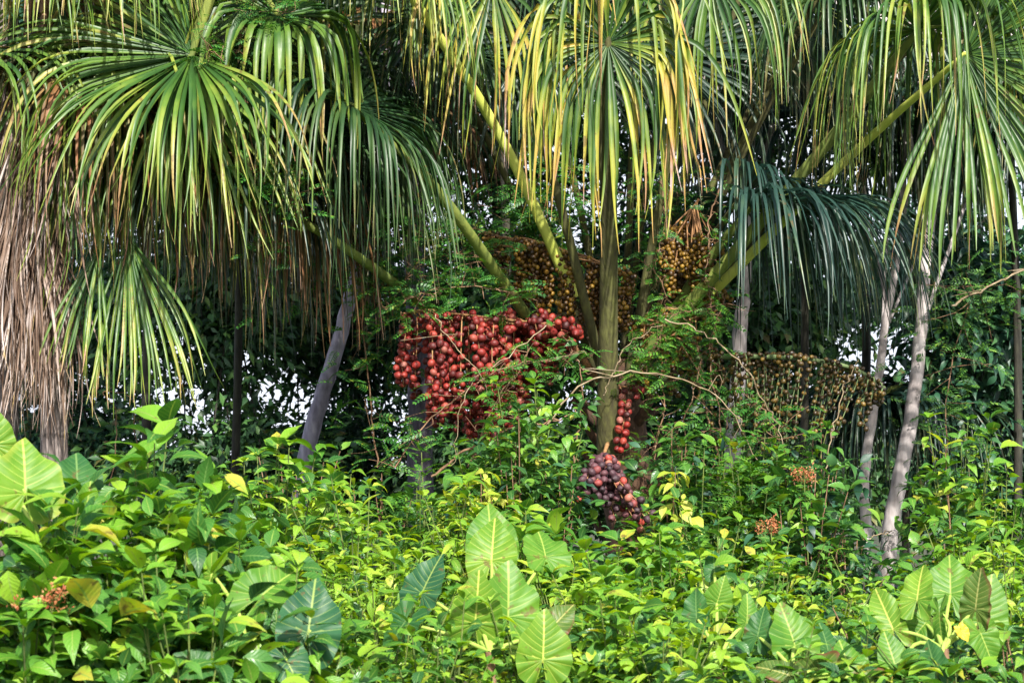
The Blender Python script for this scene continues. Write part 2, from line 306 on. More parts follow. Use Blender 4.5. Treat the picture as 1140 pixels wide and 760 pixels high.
# leaf templates: length 1 along +Y, x across, z = upper side
def leaf_t(rows, width, peak=.42, fold=.25, droop=.25, tipc=0.0, wave=0.0, stalk=.08):
    t = np.linspace(0, 1, rows)
    prof = np.where(t < peak, np.sin(t/peak*math.pi/2)**.8, np.cos((t-peak)/(1-peak)*math.pi/2)**(1.1+tipc))
    prof = np.maximum(prof, .0) * width/2 + .004
    z0 = -droop * t**2
    y = stalk + (1-stalk)*t - droop*.35*t**2
    vs = []
    for k in range(rows):
        wv = wave*math.sin(k*2.3)
        vs += [(-prof[k], y[k], z0[k]+fold*prof[k]+wv), (0, y[k], z0[k]), (prof[k], y[k], z0[k]+fold*prof[k]-wv)]
    uv = [(u, t[k]) for k in range(rows) for u in (0, .5, 1)]
    f = []
    for k in range(rows-1):
        b = k*3; f += [(b, b+1, b+4, b+3), (b+1, b+2, b+5, b+4)]
    return np.array(vs), np.array(f), np.array(uv)
T_broad = [leaf_t(7, .46, .45, .3, .18, .3, .01), leaf_t(7, .50, .42, .45, .42, .2, .015), leaf_t(7, .42, .45, .2, .62, .3, .012)]
T_narrow = [leaf_t(6, .32, .42, .35, .25, .5), leaf_t(6, .28, .4, .4, .6, .5), leaf_t(6, .34, .4, .3, .45, .4)]
T_small = [leaf_t(4, .42, .45, .3, .2), leaf_t(4, .46, .45, .3, .5)]
T_far = [leaf_t(3, .42, .5, .3, .25, stalk=0), leaf_t(3, .36, .5, .2, .5, stalk=0)]
T_lflet = [leaf_t(3, .45, .45, .2, .2, stalk=0)]
def pinnate_t(pairs, width=.42):
    """a compound leaf as one template: leaflets on both sides of a drooping rachis"""
    V, F, U = [], [], []; nv = 0
    lt = T_lflet[0]
    rr = leaf_t(3, .02, .5, 0, .35, stalk=0); V.append(rr[0]); F.append(rr[1]); U.append(rr[2]); nv += len(rr[0])
    for k in range(pairs):
        t = .18 + .82*k/(pairs-1); y = t - .35*.35*t*t; z = -.35*t*t
        ln = width*.5*(1-.55*abs(t-.45))
        for sd_ in (-1, 1):
            a = sd_*R(68 - 30*t); c, s_ = math.cos(a), math.sin(a)
            v = lt[0]*ln; v = np.stack([v[:, 0]*c + v[:, 1]*s_, -v[:, 0]*s_ + v[:, 1]*c, v[:, 2]], -1) + (0, y, z)
            V.append(v); F.append(lt[1]+nv); U.append(lt[2]); nv += len(v)
    v = lt[0]*width*.4 + (0, 1-.12, -.35); V.append(v); F.append(lt[1]+nv); U.append(lt[2])
    return np.vstack(V), np.vstack(F), np.vstack(U)
T_pin = [pinnate_t(6, .62), pinnate_t(8, .5)]
def basis(d, n):
    d = norm(d); x = norm(np.cross(d, n)); z = np.cross(x, d)
    return np.stack([x, d, z], -1)
def scatter(g, T, pos, d, n, size, mi=0, wv=.2):
    N = len(pos); k = rng.integers(0, len(T), N)
    rot = basis(d, n); s = size * (1 + rng.uniform(-wv, wv, N))
    sc = np.stack([s*rng.uniform(.8, 1.15, N), s, s], -1)
    for i, t in enumerate(T):
        q = k == i; g.inst(t, pos[q], rot[q], sc[q], mi)

UP = np.array([0, 0, 1.])
# ------------------------------------------------------------------ ground
def build_ground():
    xs = np.concatenate([[-1500, -400, -120, -50], np.linspace(-22, 22, 90), [50, 120, 400, 1500]])
    ys = np.concatenate([[-300, -80, -20], np.linspace(-8, 36, 90), [60, 120, 400, 1500]])
    X, Yg = np.meshgrid(xs, ys, indexing='ij'); Z = gz(X, Yg) + rng.normal(0, .012, X.shape)
    v = np.stack([X, Yg, Z], -1); a, b = X.shape
    i, j = np.meshgrid(np.arange(a-1), np.arange(b-1), indexing='ij')
    f = np.stack([i*b+j, (i+1)*b+j, (i+1)*b+j+1, i*b+j+1], -1)
    g = Geo(); g.add(v, f); o = g.build('ground', groundmat()); o['kind'] = 'structure'
build_ground()

# ------------------------------------------------------------------ fan palm fronds
def frond(palm, origin, H, base, a, nh, L, n=64, span=300, split=.34, g=1.0, mat='green', pet='petiole', pr=.035,
          wmax=.031, name='frond', label=None, mid=None, steps=13, lvar=.12, lean=0, twist=.5, pbase=1.6, chaos=1.0):
    """H hastula, base petiole foot, a direction the petiole points to at H, nh the way the upper side faces"""
    a = norm(a); nh = norm(np.asarray(nh) - np.dot(nh, a)*a); s = np.cross(a, nh)
    th = R(lean) + np.linspace(-R(span/2), R(span/2), n) + rng.normal(0, .03*chaos, n)
    dth = R(span)/n
    d = np.cos(th)[:, None]*a + np.sin(th)[:, None]*s + nh*(.16 + .10*np.cos(th))[:, None]
    d = norm(d + rng.normal(0, .05*chaos, d.shape)); ln = L*(1 - .18*(np.abs(th)/math.pi)**1.5)*(1 + rng.uniform(-lvar, lvar*.7, n))
    g_i = g*rng.uniform(.55, 1.5, n)*(1 + .3*chaos*np.sin(th*5 + rng.uniform(0, 6)))
    tan = norm(np.cross(np.broadcast_to(nh, d.shape), d))
    twa = rng.normal(0, twist, n)
    ts = np.linspace(0, 1, steps); p = np.repeat(np.asarray(H, float)[None], n, 0) + d*.015
    rows = []; wd = tan
    sw = rng.normal(0, .09*chaos, (n, 3))
    kink = rng.uniform(.5, .95, n); kd = rng.random(n) < .2
    for k, t in enumerate(ts):
        r = t*ln
        wfull = np.minimum(r*dth*.56 + .003, wmax/2*(1+.0*t))
        tp = np.clip((1-t)/(1-split), 0, 1)**.75
        wdt = np.where(t < split, wfull, wfull*np.maximum(tp, .06))
        wd_ = wd - np.sum(wd*d, -1, keepdims=True)*d; wd_ = norm(wd_)
        nn = np.cross(d, wd_); ang = twa*smooth(split*.8, 1, t)*2
        wx = np.cos(ang)[:, None]*wd_ + np.sin(ang)[:, None]*nn; nx = np.cross(d, wx)
        fold = .75*(1-.35*t)
        rows.append(np.stack([p - wx*wdt[:, None] + nx*(wdt*fold)[:, None], p, p + wx*wdt[:, None] + nx*(wdt*fold)[:, None]], 1))
        if k < steps-1:
            ds = ln/(steps-1); p = p + d*ds[:, None]
            bend = g_i*smooth(split*.55, split*1.9, t)*.42
            hor = np.sqrt(np.maximum(1-d[:, 2]**2, 0))
            d = norm(d + (-UP)[None]*(bend*(.25+hor))[:, None] + sw*smooth(split, 1, t)*.5)
            kk = kd & (t > kink); d[kk] = norm(d[kk]*.35 - UP)
    V = np.stack(rows, 1)      # n, steps, 3, 3
    base_i = (np.arange(n)*steps*3)[:, None]; q = []
    for k in range(steps-1):
        b = k*3; q += [(b, b+1, b+4, b+3), (b+1, b+2, b+5, b+4)]
    F = np.array(q)[None] + base_i[:, :, None]
    uv = np.zeros((n, steps, 3, 2)); uv[..., 0] = np.array([0, .5, 1]); uv[..., 1] = ts[None, :, None]
    G_ = Geo(); G_.add(V, F, uv)
    o = G_.build(name, mat, palm, origin)
    if label: o['label'] = label
    gp = Geo(); m_ = [mid] if mid is not None else []
    if mid is None:
        L0 = np.linalg.norm(np.asarray(H)-base); m_ = [np.asarray(base)*.5 + np.asarray(H)*.5 + UP*.05*L0]
    path = spline([base] + m_ + [np.asarray(H)], 18)
    path = np.vstack([path, H + a*.08, H + a*.16 - UP*.01])
    rr = np.concatenate([np.linspace(pr*pbase, pr, 14), np.linspace(pr, pr*.6, 4), [pr*.3, .002]])
    tube(gp, path, rr, 10, 0, .03, .8)
    gp.build('petiole', pet, o, origin)
    return o

def fruit_ball():
    g = Geo(); nu, nv_ = 10, 7; u = np.linspace(0, 2*math.pi, nu, endpoint=False); vv = np.linspace(.06, math.pi-.06, nv_)
    v = np.array([[(math.sin(b)*math.cos(a_)), math.sin(b)*math.sin(a_), math.cos(b)*1.12] for b in vv for a_ in u])
    f = [[i*nu+j, i*nu+(j+1) % nu, (i+1)*nu+(j+1) % nu, (i+1)*nu+j] for i in range(nv_-1) for j in range(nu)]
    f += [[0, 1, 2, 3], [0, 3, 4, 9], [4, 5, 8, 9], [5, 6, 7, 8]]; e = (nv_-1)*nu
    f += [[e+3, e+2, e+1, e], [e+9, e+4, e+3, e], [e+9, e+8, e+5, e+4], [e+8, e+7, e+6, e+5]]
    return v, np.array(f), np.zeros((len(v), 2))
T_fruit = fruit_ball()
def fruit_mesh(mat, r):
    g = Geo(); g.add(T_fruit[0]*r, T_fruit[1]); o = g.build('fruit', mat); me = o.data
    bpy.data.objects.remove(o); return me

def bunch(palm, origin, ped, strings, fr, mat, pmat, label, singles=0, prad=.022, rmat=None):
    """ped: stalk points; strings: list of arrays (points along each hanging twig, fruit on the last part)"""
    g = Geo(); pth = spline(ped, 20); tube(g, pth, np.linspace(prad, prad*.45, 20), 8, 0, .05)
    pos = []
    for s in strings:
        pp = spline(s['pts'], 10); tube(g, pp, np.linspace(.006, .003, 10), 5, 0)
        L = np.sum(np.linalg.norm(np.diff(pp, axis=0), axis=1)); nF = int(L*(1-s['start'])/(fr*s.get('gap', 1.25)))
        ph = rng.uniform(0, 6)
        for k in range(nF):
            t = s['start'] + (1-s['start'])*(k+.5)/max(nF, 1); q = t*9; i = min(int(q), 8); c = pp[i] + (pp[i+1]-pp[i])*(q-i)
            for rep in range(s.get('rows', 1)):
                ph += 2.2 + rng.normal(0, .4); off = fr*rng.uniform(.75, 1.15)*s.get('fat', 1)
                pos.append(c + np.array([math.cos(ph)*off, math.sin(ph)*off, rng.normal(0, fr*.25)]))
    o = g.build('fruit_bunch', pmat, palm, origin); o['label'] = label
    pos = np.array(pos)
    # push overlapping fruits apart a little
    for it in range(10):
        D = pos[:, None]-pos[None]; dd = np.linalg.norm(D, axis=-1) + np.eye(len(pos))*9
        pen = np.clip(2.02*fr - dd, 0, None)
        pos = pos + .45*np.sum(D/dd[..., None]*pen[..., None], 1)
    order = np.argsort(pos[:, 1]); me = fruit_mesh(mat, fr)
    for i in order[:singles]:
        f = bpy.data.objects.new('fruit', me); S.collection.objects.link(f); f.parent = o
        f.location = tuple(pos[i]-origin); s_ = rng.uniform(.84, 1.1); f.scale = (s_, s_, s_); f.rotation_euler = tuple(rng.uniform(0, 6, 3))
    rest = pos[order[singles:]]
    if len(rest):
        g2 = Geo(); N = len(rest); rot = basis(norm(rng.normal(0, 1, (N, 3))), norm(rng.normal(0, 1, (N, 3))))
        g2.inst(T_fruit, rest, rot, fr*rng.uniform(.74, 1.1, N)); r_ = g2.build('fruit', mat, o, origin)
        r_['kind'] = 'stuff'
    return o

CAMF = np.array([0, -1, 0.])
def vec(dx, dy, dz): return norm(np.array([dx, -dz, dy], float))   # right, up, towards camera

# ------------------------------------------------------------------ the fruiting palm in the middle
def center_palm():
    C = P(692, 500, 14.3); root = np.array([P(712, 640, 14.5)[0], 14.5, 0]); root[2] = gz(root[0], root[1])
    t = thing('fan_palm', 'big fan palm in the middle with drooping fronds and hanging red and ochre fruit', 'palm', root)
    g = Geo(); path = spline([root - UP*.1, root*.5 + C*.5 + np.array([.03, 0, 0]), C + UP*.15, P(690, 400, 14.3)], 16)
    tube(g, path, [.21, .2, .2, .19, .2, .19, .18, .18, .17, .17, .16, .15, .14, .12, .1, .07], 16, 0, .05)
    # old leaf bases
    for k in range(26):
        z = rng.uniform(.1, 1); c = path[min(int(z*13), 14)]; a_ = rng.uniform(0, 6.28); dd = np.array([math.cos(a_), math.sin(a_), 0])
        tube(g, spline([c + dd*.08, c + dd*.2 + UP*.06, c + dd*rng.uniform(.22, .36) + UP*rng.uniform(.12, .34)], 6), np.linspace(.05, .02, 6), 6, 0, .12, .5)
    g.build('trunk', 'boots', t, root)
    O = root
    def fr(H, b, a, nh, L, **k):
        o = frond(t, O, P(*H), P(*b), vec(*a), vec(*nh), L, **k); 
        return o
    # the frond that faces us, on a thick mottled stalk
    fr((677, 48, 12.9), (676, 505, 13.9), (0, 1, -.05), (0, .05, 1), 1.42, n=104, span=354, split=.15, g=2.7, mat='yellowing', pet='petiole_old', pr=.043, chaos=1.7, wmax=.041, steps=17, label='yellow tipped frond facing the viewer in front', mid=P(678, 260, 13.45), pbase=1.75, lvar=.2)
    # bright stalk running out of the top of the picture
    fr((395, -95, 12.6), (640, 330, 14.1), (-.7, .35, .4), (.3, .9, .4), 1.5, n=84, span=330, g=1.6, mat='olive', pet='petiole_bright', pr=.03, mid=P(545, 130, 13.6), pbase=1.3, wmax=.034)
    fr((392, 118, 12.95), (585, 350, 14.0), (-.8, .35, .3), (.35, .85, .4), 1.45, n=110, span=330, split=.24, g=2.1, mat='green', pet='petiole', pr=.03, mid=P(482, 206, 13.1), pbase=1.35)
    fr((262, 205, 13.3), (480, 345, 14.2), (-.9, .1, .1), (.1, .95, .2), 1.3, n=90, span=330, g=2.2, mat='dark', pet='petiole', pr=.024, mid=P(372, 268, 13.3))
    # right hand fronds
    fr((1022, 34, 13.1), (712, 402, 14.3), (.8, .15, .3), (-.1, 1, -.05), 1.55, n=120, span=350, split=.2, g=2.0, chaos=1.3, mat='olive', pet='petiole', pr=.036, mid=P(900, 185, 13.6), pbase=1.25, steps=16, lvar=.16, label='right hand frond hanging in a curtain of narrow segments')
    fr((1074, 60, 12.9), (714, 405, 14.5), (1, .05, .1), (-.1, .1, 1), 1.5, n=110, span=200, lean=18, split=.5, g=1.5, mat='olive', pet='petiole_bright', pr=.024, mid=P(935, 185, 13.9), wmax=.05, label='far right frond opened like a fan and curling over')
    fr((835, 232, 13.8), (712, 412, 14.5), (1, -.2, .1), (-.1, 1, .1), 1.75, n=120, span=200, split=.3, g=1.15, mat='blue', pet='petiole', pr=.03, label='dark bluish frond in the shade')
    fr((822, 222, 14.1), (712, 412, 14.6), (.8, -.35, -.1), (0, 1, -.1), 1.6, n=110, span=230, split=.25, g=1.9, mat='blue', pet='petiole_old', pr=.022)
    # yellow-tipped ones left and right of the facing one
    fr((548, -20, 13.3), (672, 420, 14.1), (-.6, .5, .3), (-.2, .4, .8), 1.2, n=64, span=330, split=.2, g=1.8, mat='yellowing', pet='petiole_old', pr=.022, steps=15, lvar=.2)
    fr((790, -30, 13.4), (700, 420, 14.2), (.6, .5, .2), (.2, .5, .8), 1.2, n=84, span=340, split=.22, g=1.9, mat='olive', pet='petiole_old', pr=.022, steps=15, lvar=.2)
    fr((655, -110, 14.3), (682, 430, 14.5), (-.1, .9, 0), (0, .2, .9), 1.3, n=84, span=340, split=.25, g=1.8, mat='green', pet='petiole_old', pr=.02)
    fr((455, -10, 14.0), (660, 430, 15.0), (-.6, .2, .2), (-.2, .9, .4), 1.3, n=84, span=340, split=.22, g=1.8, mat='olive', pet='petiole_old', pr=.02)
    fr((930, -10, 14.0), (710, 430, 15.0), (.6, .2, .2), (.2, .9, .4), 1.35, n=84, span=340, split=.22, g=1.8, mat='green', pet='petiole_old', pr=.02)
    fr((520, 60, 14.3), (670, 430, 15.1), (-.6, .2, .0), (-.2, .9, .4), 1.2, n=84, span=340, split=.22, g=1.7, mat='green', pet='petiole_old', pr=.02)
    # shaded inner fronds
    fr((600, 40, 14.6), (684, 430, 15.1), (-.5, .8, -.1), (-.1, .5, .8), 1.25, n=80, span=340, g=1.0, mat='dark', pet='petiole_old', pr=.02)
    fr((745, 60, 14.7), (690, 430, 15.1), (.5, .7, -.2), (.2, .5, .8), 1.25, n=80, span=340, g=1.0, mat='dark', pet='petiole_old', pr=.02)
    fr((480, 20, 15), (680, 430, 15.2), (-.6, .6, -.1), (-.1, .5, .8), 1.25, n=74, span=340, g=1.3, mat='green', pet='petiole_old', pr=.02)
    fr((900, 0, 14.9), (700, 430, 15.2), (.6, .6, -.2), (.2, .6, .7), 1.3, n=80, span=340, g=1.4, mat='green', pet='petiole_old', pr=.02)
    fr((860, -110, 14.5), (700, 430, 15.0), (.3, .9, .2), (.2, .6, .7), 1.5, n=80, span=340, g=1.7, mat='green', pet='petiole_old', pr=.02)
    fr((500, -140, 14.6), (680, 430, 15.1), (-.4, .9, .2), (.2, .6, .7), 1.45, n=80, span=340, g=1.7, mat='green', pet='petiole_old', pr=.02)
    fr((720, -190, 14.6), (694, 430, 15.2), (0, .9, 0), (0, .3, .9), 1.5, n=74, span=340, g=1.4, mat='green', pet='petiole_old', pr=.02)
    fr((975, -120, 14.1), (710, 430, 15.2), (.5, .7, .1), (.2, .8, .5), 1.4, n=74, span=340, g=1.6, mat='green', pet='petiole_old', pr=.02)
    fr((1130, -60, 13.6), (790, 330, 14.4), (.8, .5, .1), (.1, .8, .5), 1.35, n=80, span=340, g=1.5, mat='olive', pet='petiole_old', pr=.02)
    # ---- fruit
    FR = .0258
    S_ = []
    pedr = [P(668, 425, 14.2), P(630, 378, 14.0), P(590, 362, 13.9), P(530, 358, 13.85), P(480, 346, 13.8), P(446, 350, 13.8)]
    tops = spline(pedr, 60)
    for k in range(50):
        u = rng.uniform(.22, 1); c = tops[int(u*59)]; px = 640 - (640-452)*u
        if k > 41: px = rng.uniform(590, 625)
        low = np.interp(px, [440, 470, 520, 560, 600, 640], [415, 462, 490, 492, 432, 405]) - abs(rng.normal(0, 26))
        y0 = rng.uniform(13.55, 14.1); xx = px + rng.normal(0, 7)
        pts = [c, P(xx*.6 + px*.4, 362 + rng.uniform(-6, 10), y0), P(xx, max(low-30, 372), y0-.02), P(xx + rng.normal(0, 2), low, y0)]
        S_.append(dict(pts=pts, start=rng.uniform(.06, .4), gap=rng.uniform(1.15, 1.6), rows=1 if rng.random() < .8 else 2, fat=.75))
    bunch(t, O, pedr, S_, FR, 'red', 'peduncle', 'hanging bunch of red scaly fruit left of the stalk', 55, .024)
    st = [dict(pts=[P(690, 430, 13.9), P(697, 452, 13.75), P(693, 478, 13.72), P(691, 504, 13.7)], start=.05, gap=.85, fat=.75),
          dict(pts=[P(690, 430, 13.9), P(708, 432, 13.8), P(712, 440, 13.8)], start=.3, gap=1.2, fat=.7)]
    bunch(t, O, [P(672, 420, 14.2), P(680, 424, 14), P(690, 430, 13.9)], st, FR, 'red', 'peduncle', 'single string of red fruit right of the thick stalk', 14, .012)
    S_ = []
    for k in range(15):
        u = min(1, max(0, k/14 + rng.normal(0, .08))); y0 = rng.uniform(12.75, 13.0); x0 = 655 + 22*rng.random(); 
        e = (652 + 74*u + rng.normal(0, 5), 548 + 38*u + rng.normal(0, 9))
        S_.append(dict(pts=[P(672, 508, 13.4), P(x0 + 24*u, 520 + 12*rng.random(), y0), P(*e, y0-.05)], start=rng.uniform(.05, .5), gap=1.8, rows=1, fat=1.1))
    bunch(t, O, [P(684, 480, 14.1), P(676, 495, 13.8), P(672, 508, 13.4)], S_, FR*.92, 'purple', 'peduncle', 'lowest bunch of dull purple fruit', 31, .02)
    # ochre bunch above the red one
    S_ = []; pd = [P(672, 400, 14.3), P(640, 300, 14.4), P(590, 268, 14.3), P(545, 272, 14.2)]; tp = spline(pd, 50)
    for k in range(30):
        u = rng.uniform(.25, 1); c = tp[int(u*49)]; px = rng.uniform(545, 692)
        top = np.interp(px, [545, 600, 692], [262, 272, 300]); low = np.interp(px, [545, 590, 640, 692], [300, 345, 362, 372]) + rng.normal(0, 8); y0 = rng.uniform(13.95, 14.35)
        S_.append(dict(pts=[c, P(px, top, y0), P(px+4, (top+low)/2, y0), P(px + rng.normal(0, 4), low, y0)], start=.35, gap=1.3, rows=2 if rng.random() < .5 else 1, fat=.9))
    bunch(t, O, pd, S_, .0172, 'brown', 'peduncle', 'wide bunch of small ochre fruit above the red bunch', 0, .025)
    S_ = []; pd = [P(705, 420, 14.4), P(740, 320, 14.5), P(762, 250, 14.4), P(778, 222, 14.3)]; tp = spline(pd, 50)
    for k in range(30):
        u = rng.uniform(.5, 1); c = tp[int(u*49)]; px = 770 + rng.normal(0, 15); v0 = rng.uniform(228, 325)
        low = v0 + rng.uniform(12, 52); y0 = rng.uniform(14.0, 14.45)
        S_.append(dict(pts=[c, P(px, v0, y0), P(px + rng.normal(0, 5), low, y0)], start=.4, gap=1.25, rows=2, fat=.9))
    bunch(t, O, pd, S_, .0172, 'brown', 'peduncle', 'tall column shaped bunch of ochre fruit right of the middle', 0, .02)
    S_ = []; pd = [P(700, 430, 14.4), P(735, 365, 14.3), P(765, 345, 14.2), P(795, 352, 14.2)]; tp = spline(pd, 50)
    for k in range(26):
        u = rng.uniform(.2, 1); c = tp[int(u*49)]; px = rng.uniform(690, 812); v0 = rng.uniform(345, 400)
        low = v0 + rng.uniform(25, 75); y0 = rng.uniform(14.0, 14.5)
        S_.append(dict(pts=[c, P(px, v0, y0), P(px + rng.normal(0, 5), low, y0)], start=.4, gap=1.4, rows=1, fat=.9))
    bunch(t, O, pd, S_, .0176, 'brown', 'peduncle', 'loose lower bunch of ochre fruit right of the thick stalk', 0, .02)
    S_ = []; pd = [P(720, 440, 14.3), P(765, 403, 14.1), P(820, 397, 13.9), P(890, 399, 13.75), P(950, 410, 13.7), P(985, 432, 13.7)]; tp = spline(pd, 80)
    for k in range(66):
        u = rng.uniform(.3, 1); c = tp[int(u*79)]; px = 800 + 180*(u-.3)/.7 + rng.normal(0, 3)
        low = np.interp(px, [790, 850, 940, 985], [480, 500, 484, 470]) - rng.uniform(0, 66)*rng.random()**.8 + 6
        if u > .93: low = 450
        S_.append(dict(pts=[c, c - UP*.04 + np.array([rng.normal(0, .02), rng.normal(0, .06), 0]), P(px + rng.normal(0, 5), low, c[1] + rng.normal(0, .08))], start=rng.uniform(.12, .5), gap=rng.uniform(1.5, 2.3), rows=1, fat=.7))
    bunch(t, O, pd, S_, .0168, 'olivefruit', 'peduncle_green', 'long level stalk fringed with olive brown fruit', 0, .024)
center_palm()

# ------------------------------------------------------------------ left palm with the skirt
def left_palm():
    r0 = P(60, 560, 12.9); root = np.array([r0[0], 12.9, gz(r0[0], 12.9)])
    top = P(45, -150, 12.9)
    t = thing('fan_palm', 'tall fan palm at the left edge with a skirt of dead straw coloured fronds', 'palm', root)
    g = Geo(); pth = spline([root - UP*.1, P(60, 480, 12.9), P(50, 250, 12.9), top], 30)
    tube(g, pth, np.linspace(.085, .08, 30), 14, 0, .05); g.build('trunk', 'bark_palm', t, root)
    B = P(52, -90, 12.9)
    def fr(H, a, nh, L, b=None, **k):
        return frond(t, root, P(*H), P(*b) if b else B, vec(*a), vec(*nh), L, **k)
    fr((310, 18, 12.7), (.5, -.5, .4), (.3, .7, .6), 1.12, n=50, span=300, split=.16, g=2.6, chaos=1.5, mat='olive', b=(120, -150, 12.9), mid=P(230, -90, 12.7), pr=.03, wmax=.056, lvar=.22, label='frond with wide hanging segments')
    fr((214, 62, 12.5), (-.75, -.45, .25), (-.2, .6, .75), 1.55, n=104, span=215, lean=4, split=.36, g=.85, chaos=1.7, mat='olive', b=(120, -140, 12.9), mid=P(236, -60, 12.5), pr=.032, wmax=.036, steps=16, label='large frond spreading to the left')
    fr((205, 60, 12.9), (-.6, -.2, .1), (-.2, .8, .6), 1.3, n=90, span=330, split=.3, g=1.3, mat='olive', b=(120, -140, 12.9), mid=P(236, -60, 12.7), pr=.03)
    fr((205, 75, 12.75), (.35, -.9, .2), (.3, .3, .9), 1.35, n=44, span=95, split=.34, g=.8, mat='olive', b=(120, -140, 12.9), mid=P(236, -60, 12.6), pr=.02, chaos=1.6)
    fr((142, 262, 12.7), (.18, -1, .1), (.1, .2, .95), 1.12, n=34, span=50, split=.35, g=.5, mat='olive', pr=.022, b=(60, -20, 12.8), mid=P(120, 90, 12.7), wmax=.034, twist=.3, label='low olive frond hanging straight down')
    fr((110, 275, 12.6), (-.15, -1, .1), (.1, .2, .95), .85, n=18, span=34, split=.35, g=.6, mat='olive', pr=.02, b=(60, 0, 12.8), wmax=.034)
    fr((120, -50, 12.5), (-.9, .0, .1), (-.2, .9, .4), 1.1, n=90, span=330, split=.28, g=1.5, mat='olive', pr=.03)
    fr((20, -60, 12.5), (-.7, .2, .2), (-.1, .9, .4), 1.1, n=80, span=330, split=.28, g=1.6, mat='olive', pr=.03)
    fr((250, -90, 13.5), (.5, .3, .2), (.1, .8, .6), 1.4, n=90, span=330, split=.28, g=1.7, mat='green', pr=.03)
    fr((390, -80, 13.5), (.8, .1, .2), (.1, .8, .6), 1.45, n=90, span=330, split=.24, g=1.9, mat='green', b=(100, -160, 12.9), pr=.03)
    fr((-40, 60, 12.6), (-.8, -.3, .2), (-.2, .7, .6), 1.3, n=80, span=330, g=1.6, mat='olive', pr=.03)
    fr((180, 120, 13.4), (.5, -.5, -.1), (.3, .6, .6), 1.3, n=80, span=320, g=1.2, mat='green', pr=.028)
    fr((260, 110, 13.7), (.7, -.4, -.1), (.3, .6, .6), 1.35, n=80, span=320, g=1.5, mat='rust', pr=.028, b=(100, -120, 12.9))
    fr((330, 90, 13.9), (.7, -.4, -.1), (.3, .6, .6), 1.3, n=80, span=320, g=1.6, mat='green', pr=.028, b=(120, -120, 12.9))
    for (hx, hy, y0, mt, l_) in [(225, 130, 13.5, 'rust', 1.45), (285, 160, 13.8, 'rust', 1.4), (345, 150, 13.7, 'green', 1.4), (175, 150, 13.4, 'olive', 1.5), (400, 110, 13.9, 'green', 1.3),
                               (255, 210, 14.0, 'dark', 1.25), (320, 215, 14.1, 'rust', 1.2), (150, 60, 13.1, 'olive', 1.55), (95, 90, 12.75, 'rust', 1.3), (370, 200, 14.2, 'dark', 1.1), (210, 200, 13.9, 'dark', 1.3)]:
        fr((hx, hy, y0), (rng.uniform(.2, .8), -.3, rng.uniform(-.2, .3)), (.2, .9, .3), l_*1.1, n=104, span=330, split=.2, g=2.4, mat=mt, pet='petiole_old', b=(110, -110, 13.0), mid=P((hx+130)/2 + 20, -70, (y0+13)/2), pr=.018, chaos=1.5, wmax=.028, lvar=.25)
    # skirt: dead fronds against the trunk
    for k in range(20):
        hx = rng.uniform(12, 112) if k % 3 else rng.uniform(15, 60); hy = rng.uniform(0, 200) if k % 3 else rng.uniform(180, 265); y0 = 12.9 - rng.uniform(.12, .32)
        lx = (hx-65)/500
        mt = 'dead' if (hx < 70 and hy > 90) or rng.random() < .3 else ('rust' if rng.random() < .6 else 'olive')
        fr((hx, hy, y0), (lx + rng.normal(0, .06), -1, .05), (rng.normal(0, .3), .2, .9), rng.uniform(.85, 1.1), n=26, span=rng.uniform(20, 42), split=.25, g=1.0, mat=mt, pet='twig_brown',
           b=(hx*.5+25, hy-110, 12.85), pr=.018, name='dead_frond', wmax=.026, twist=1.1, lvar=.35, chaos=2.2)
    for k in range(11):
        hx = rng.uniform(8, 78)
        fr((hx, rng.uniform(255, 335), 12.9 - rng.uniform(.14, .24)), (rng.normal(.03, .05), -1, .0), (rng.normal(0, .3), .2, .9), rng.uniform(.7, .9), n=30, span=rng.uniform(20, 36), split=.2, g=1.0, mat='dead', pet='twig_brown',
           b=(hx, 150, 12.88), pr=.016, name='dead_frond', wmax=.024, twist=1.2, lvar=.35, chaos=2.0)
    for k in range(6):
        hx = rng.uniform(110, 215); hy = rng.uniform(60, 150)
        fr((hx, hy, 13.0+rng.uniform(0, .3)), (rng.normal(0, .2), -1, 0), (0, .2, .9), rng.uniform(.9, 1.25), n=40, span=100, split=.3, g=.6, mat='rust' if k % 2 else 'olive', pet='twig_brown', pr=.018, name='dead_frond', wmax=.026, twist=1.1, lvar=.35, chaos=2.2)
left_palm()

# ------------------------------------------------------------------ shaded palms further back
def back_palm(px, topy, Y, fronds, label, mats, trunk=.035, g_=2.0, L=1.5):
    b = P(px, topy, Y); root = np.array([b[0], Y, gz(b[0], Y)])
    t = thing('fan_palm', label, 'palm', root)
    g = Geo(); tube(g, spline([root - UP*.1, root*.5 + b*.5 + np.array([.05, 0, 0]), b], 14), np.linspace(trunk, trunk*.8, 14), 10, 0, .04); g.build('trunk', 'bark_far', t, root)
    for i, (hx, hy, dy) in enumerate(fronds):
        H = P(hx, hy, Y + dy); a = H - b; a[2] *= .4; a = norm(a + 1e-3)
        frond(t, root, H, b - UP*.1, a, norm(np.array([0, -.25, .9])), L*rng.uniform(.9, 1.1), n=96, span=335, split=.22, g=g_, mat=mats[i % len(mats)], pr=.028, steps=11, wmax=.036)
    return t
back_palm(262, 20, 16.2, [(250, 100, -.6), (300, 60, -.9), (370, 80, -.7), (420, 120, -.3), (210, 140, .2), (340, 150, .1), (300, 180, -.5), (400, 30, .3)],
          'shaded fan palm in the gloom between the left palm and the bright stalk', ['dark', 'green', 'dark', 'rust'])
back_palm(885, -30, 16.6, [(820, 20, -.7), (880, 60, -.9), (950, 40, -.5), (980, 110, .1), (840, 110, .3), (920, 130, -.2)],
          'shaded fan palm whose fronds hang behind the right hand stalk', ['green', 'dark', 'blue'])
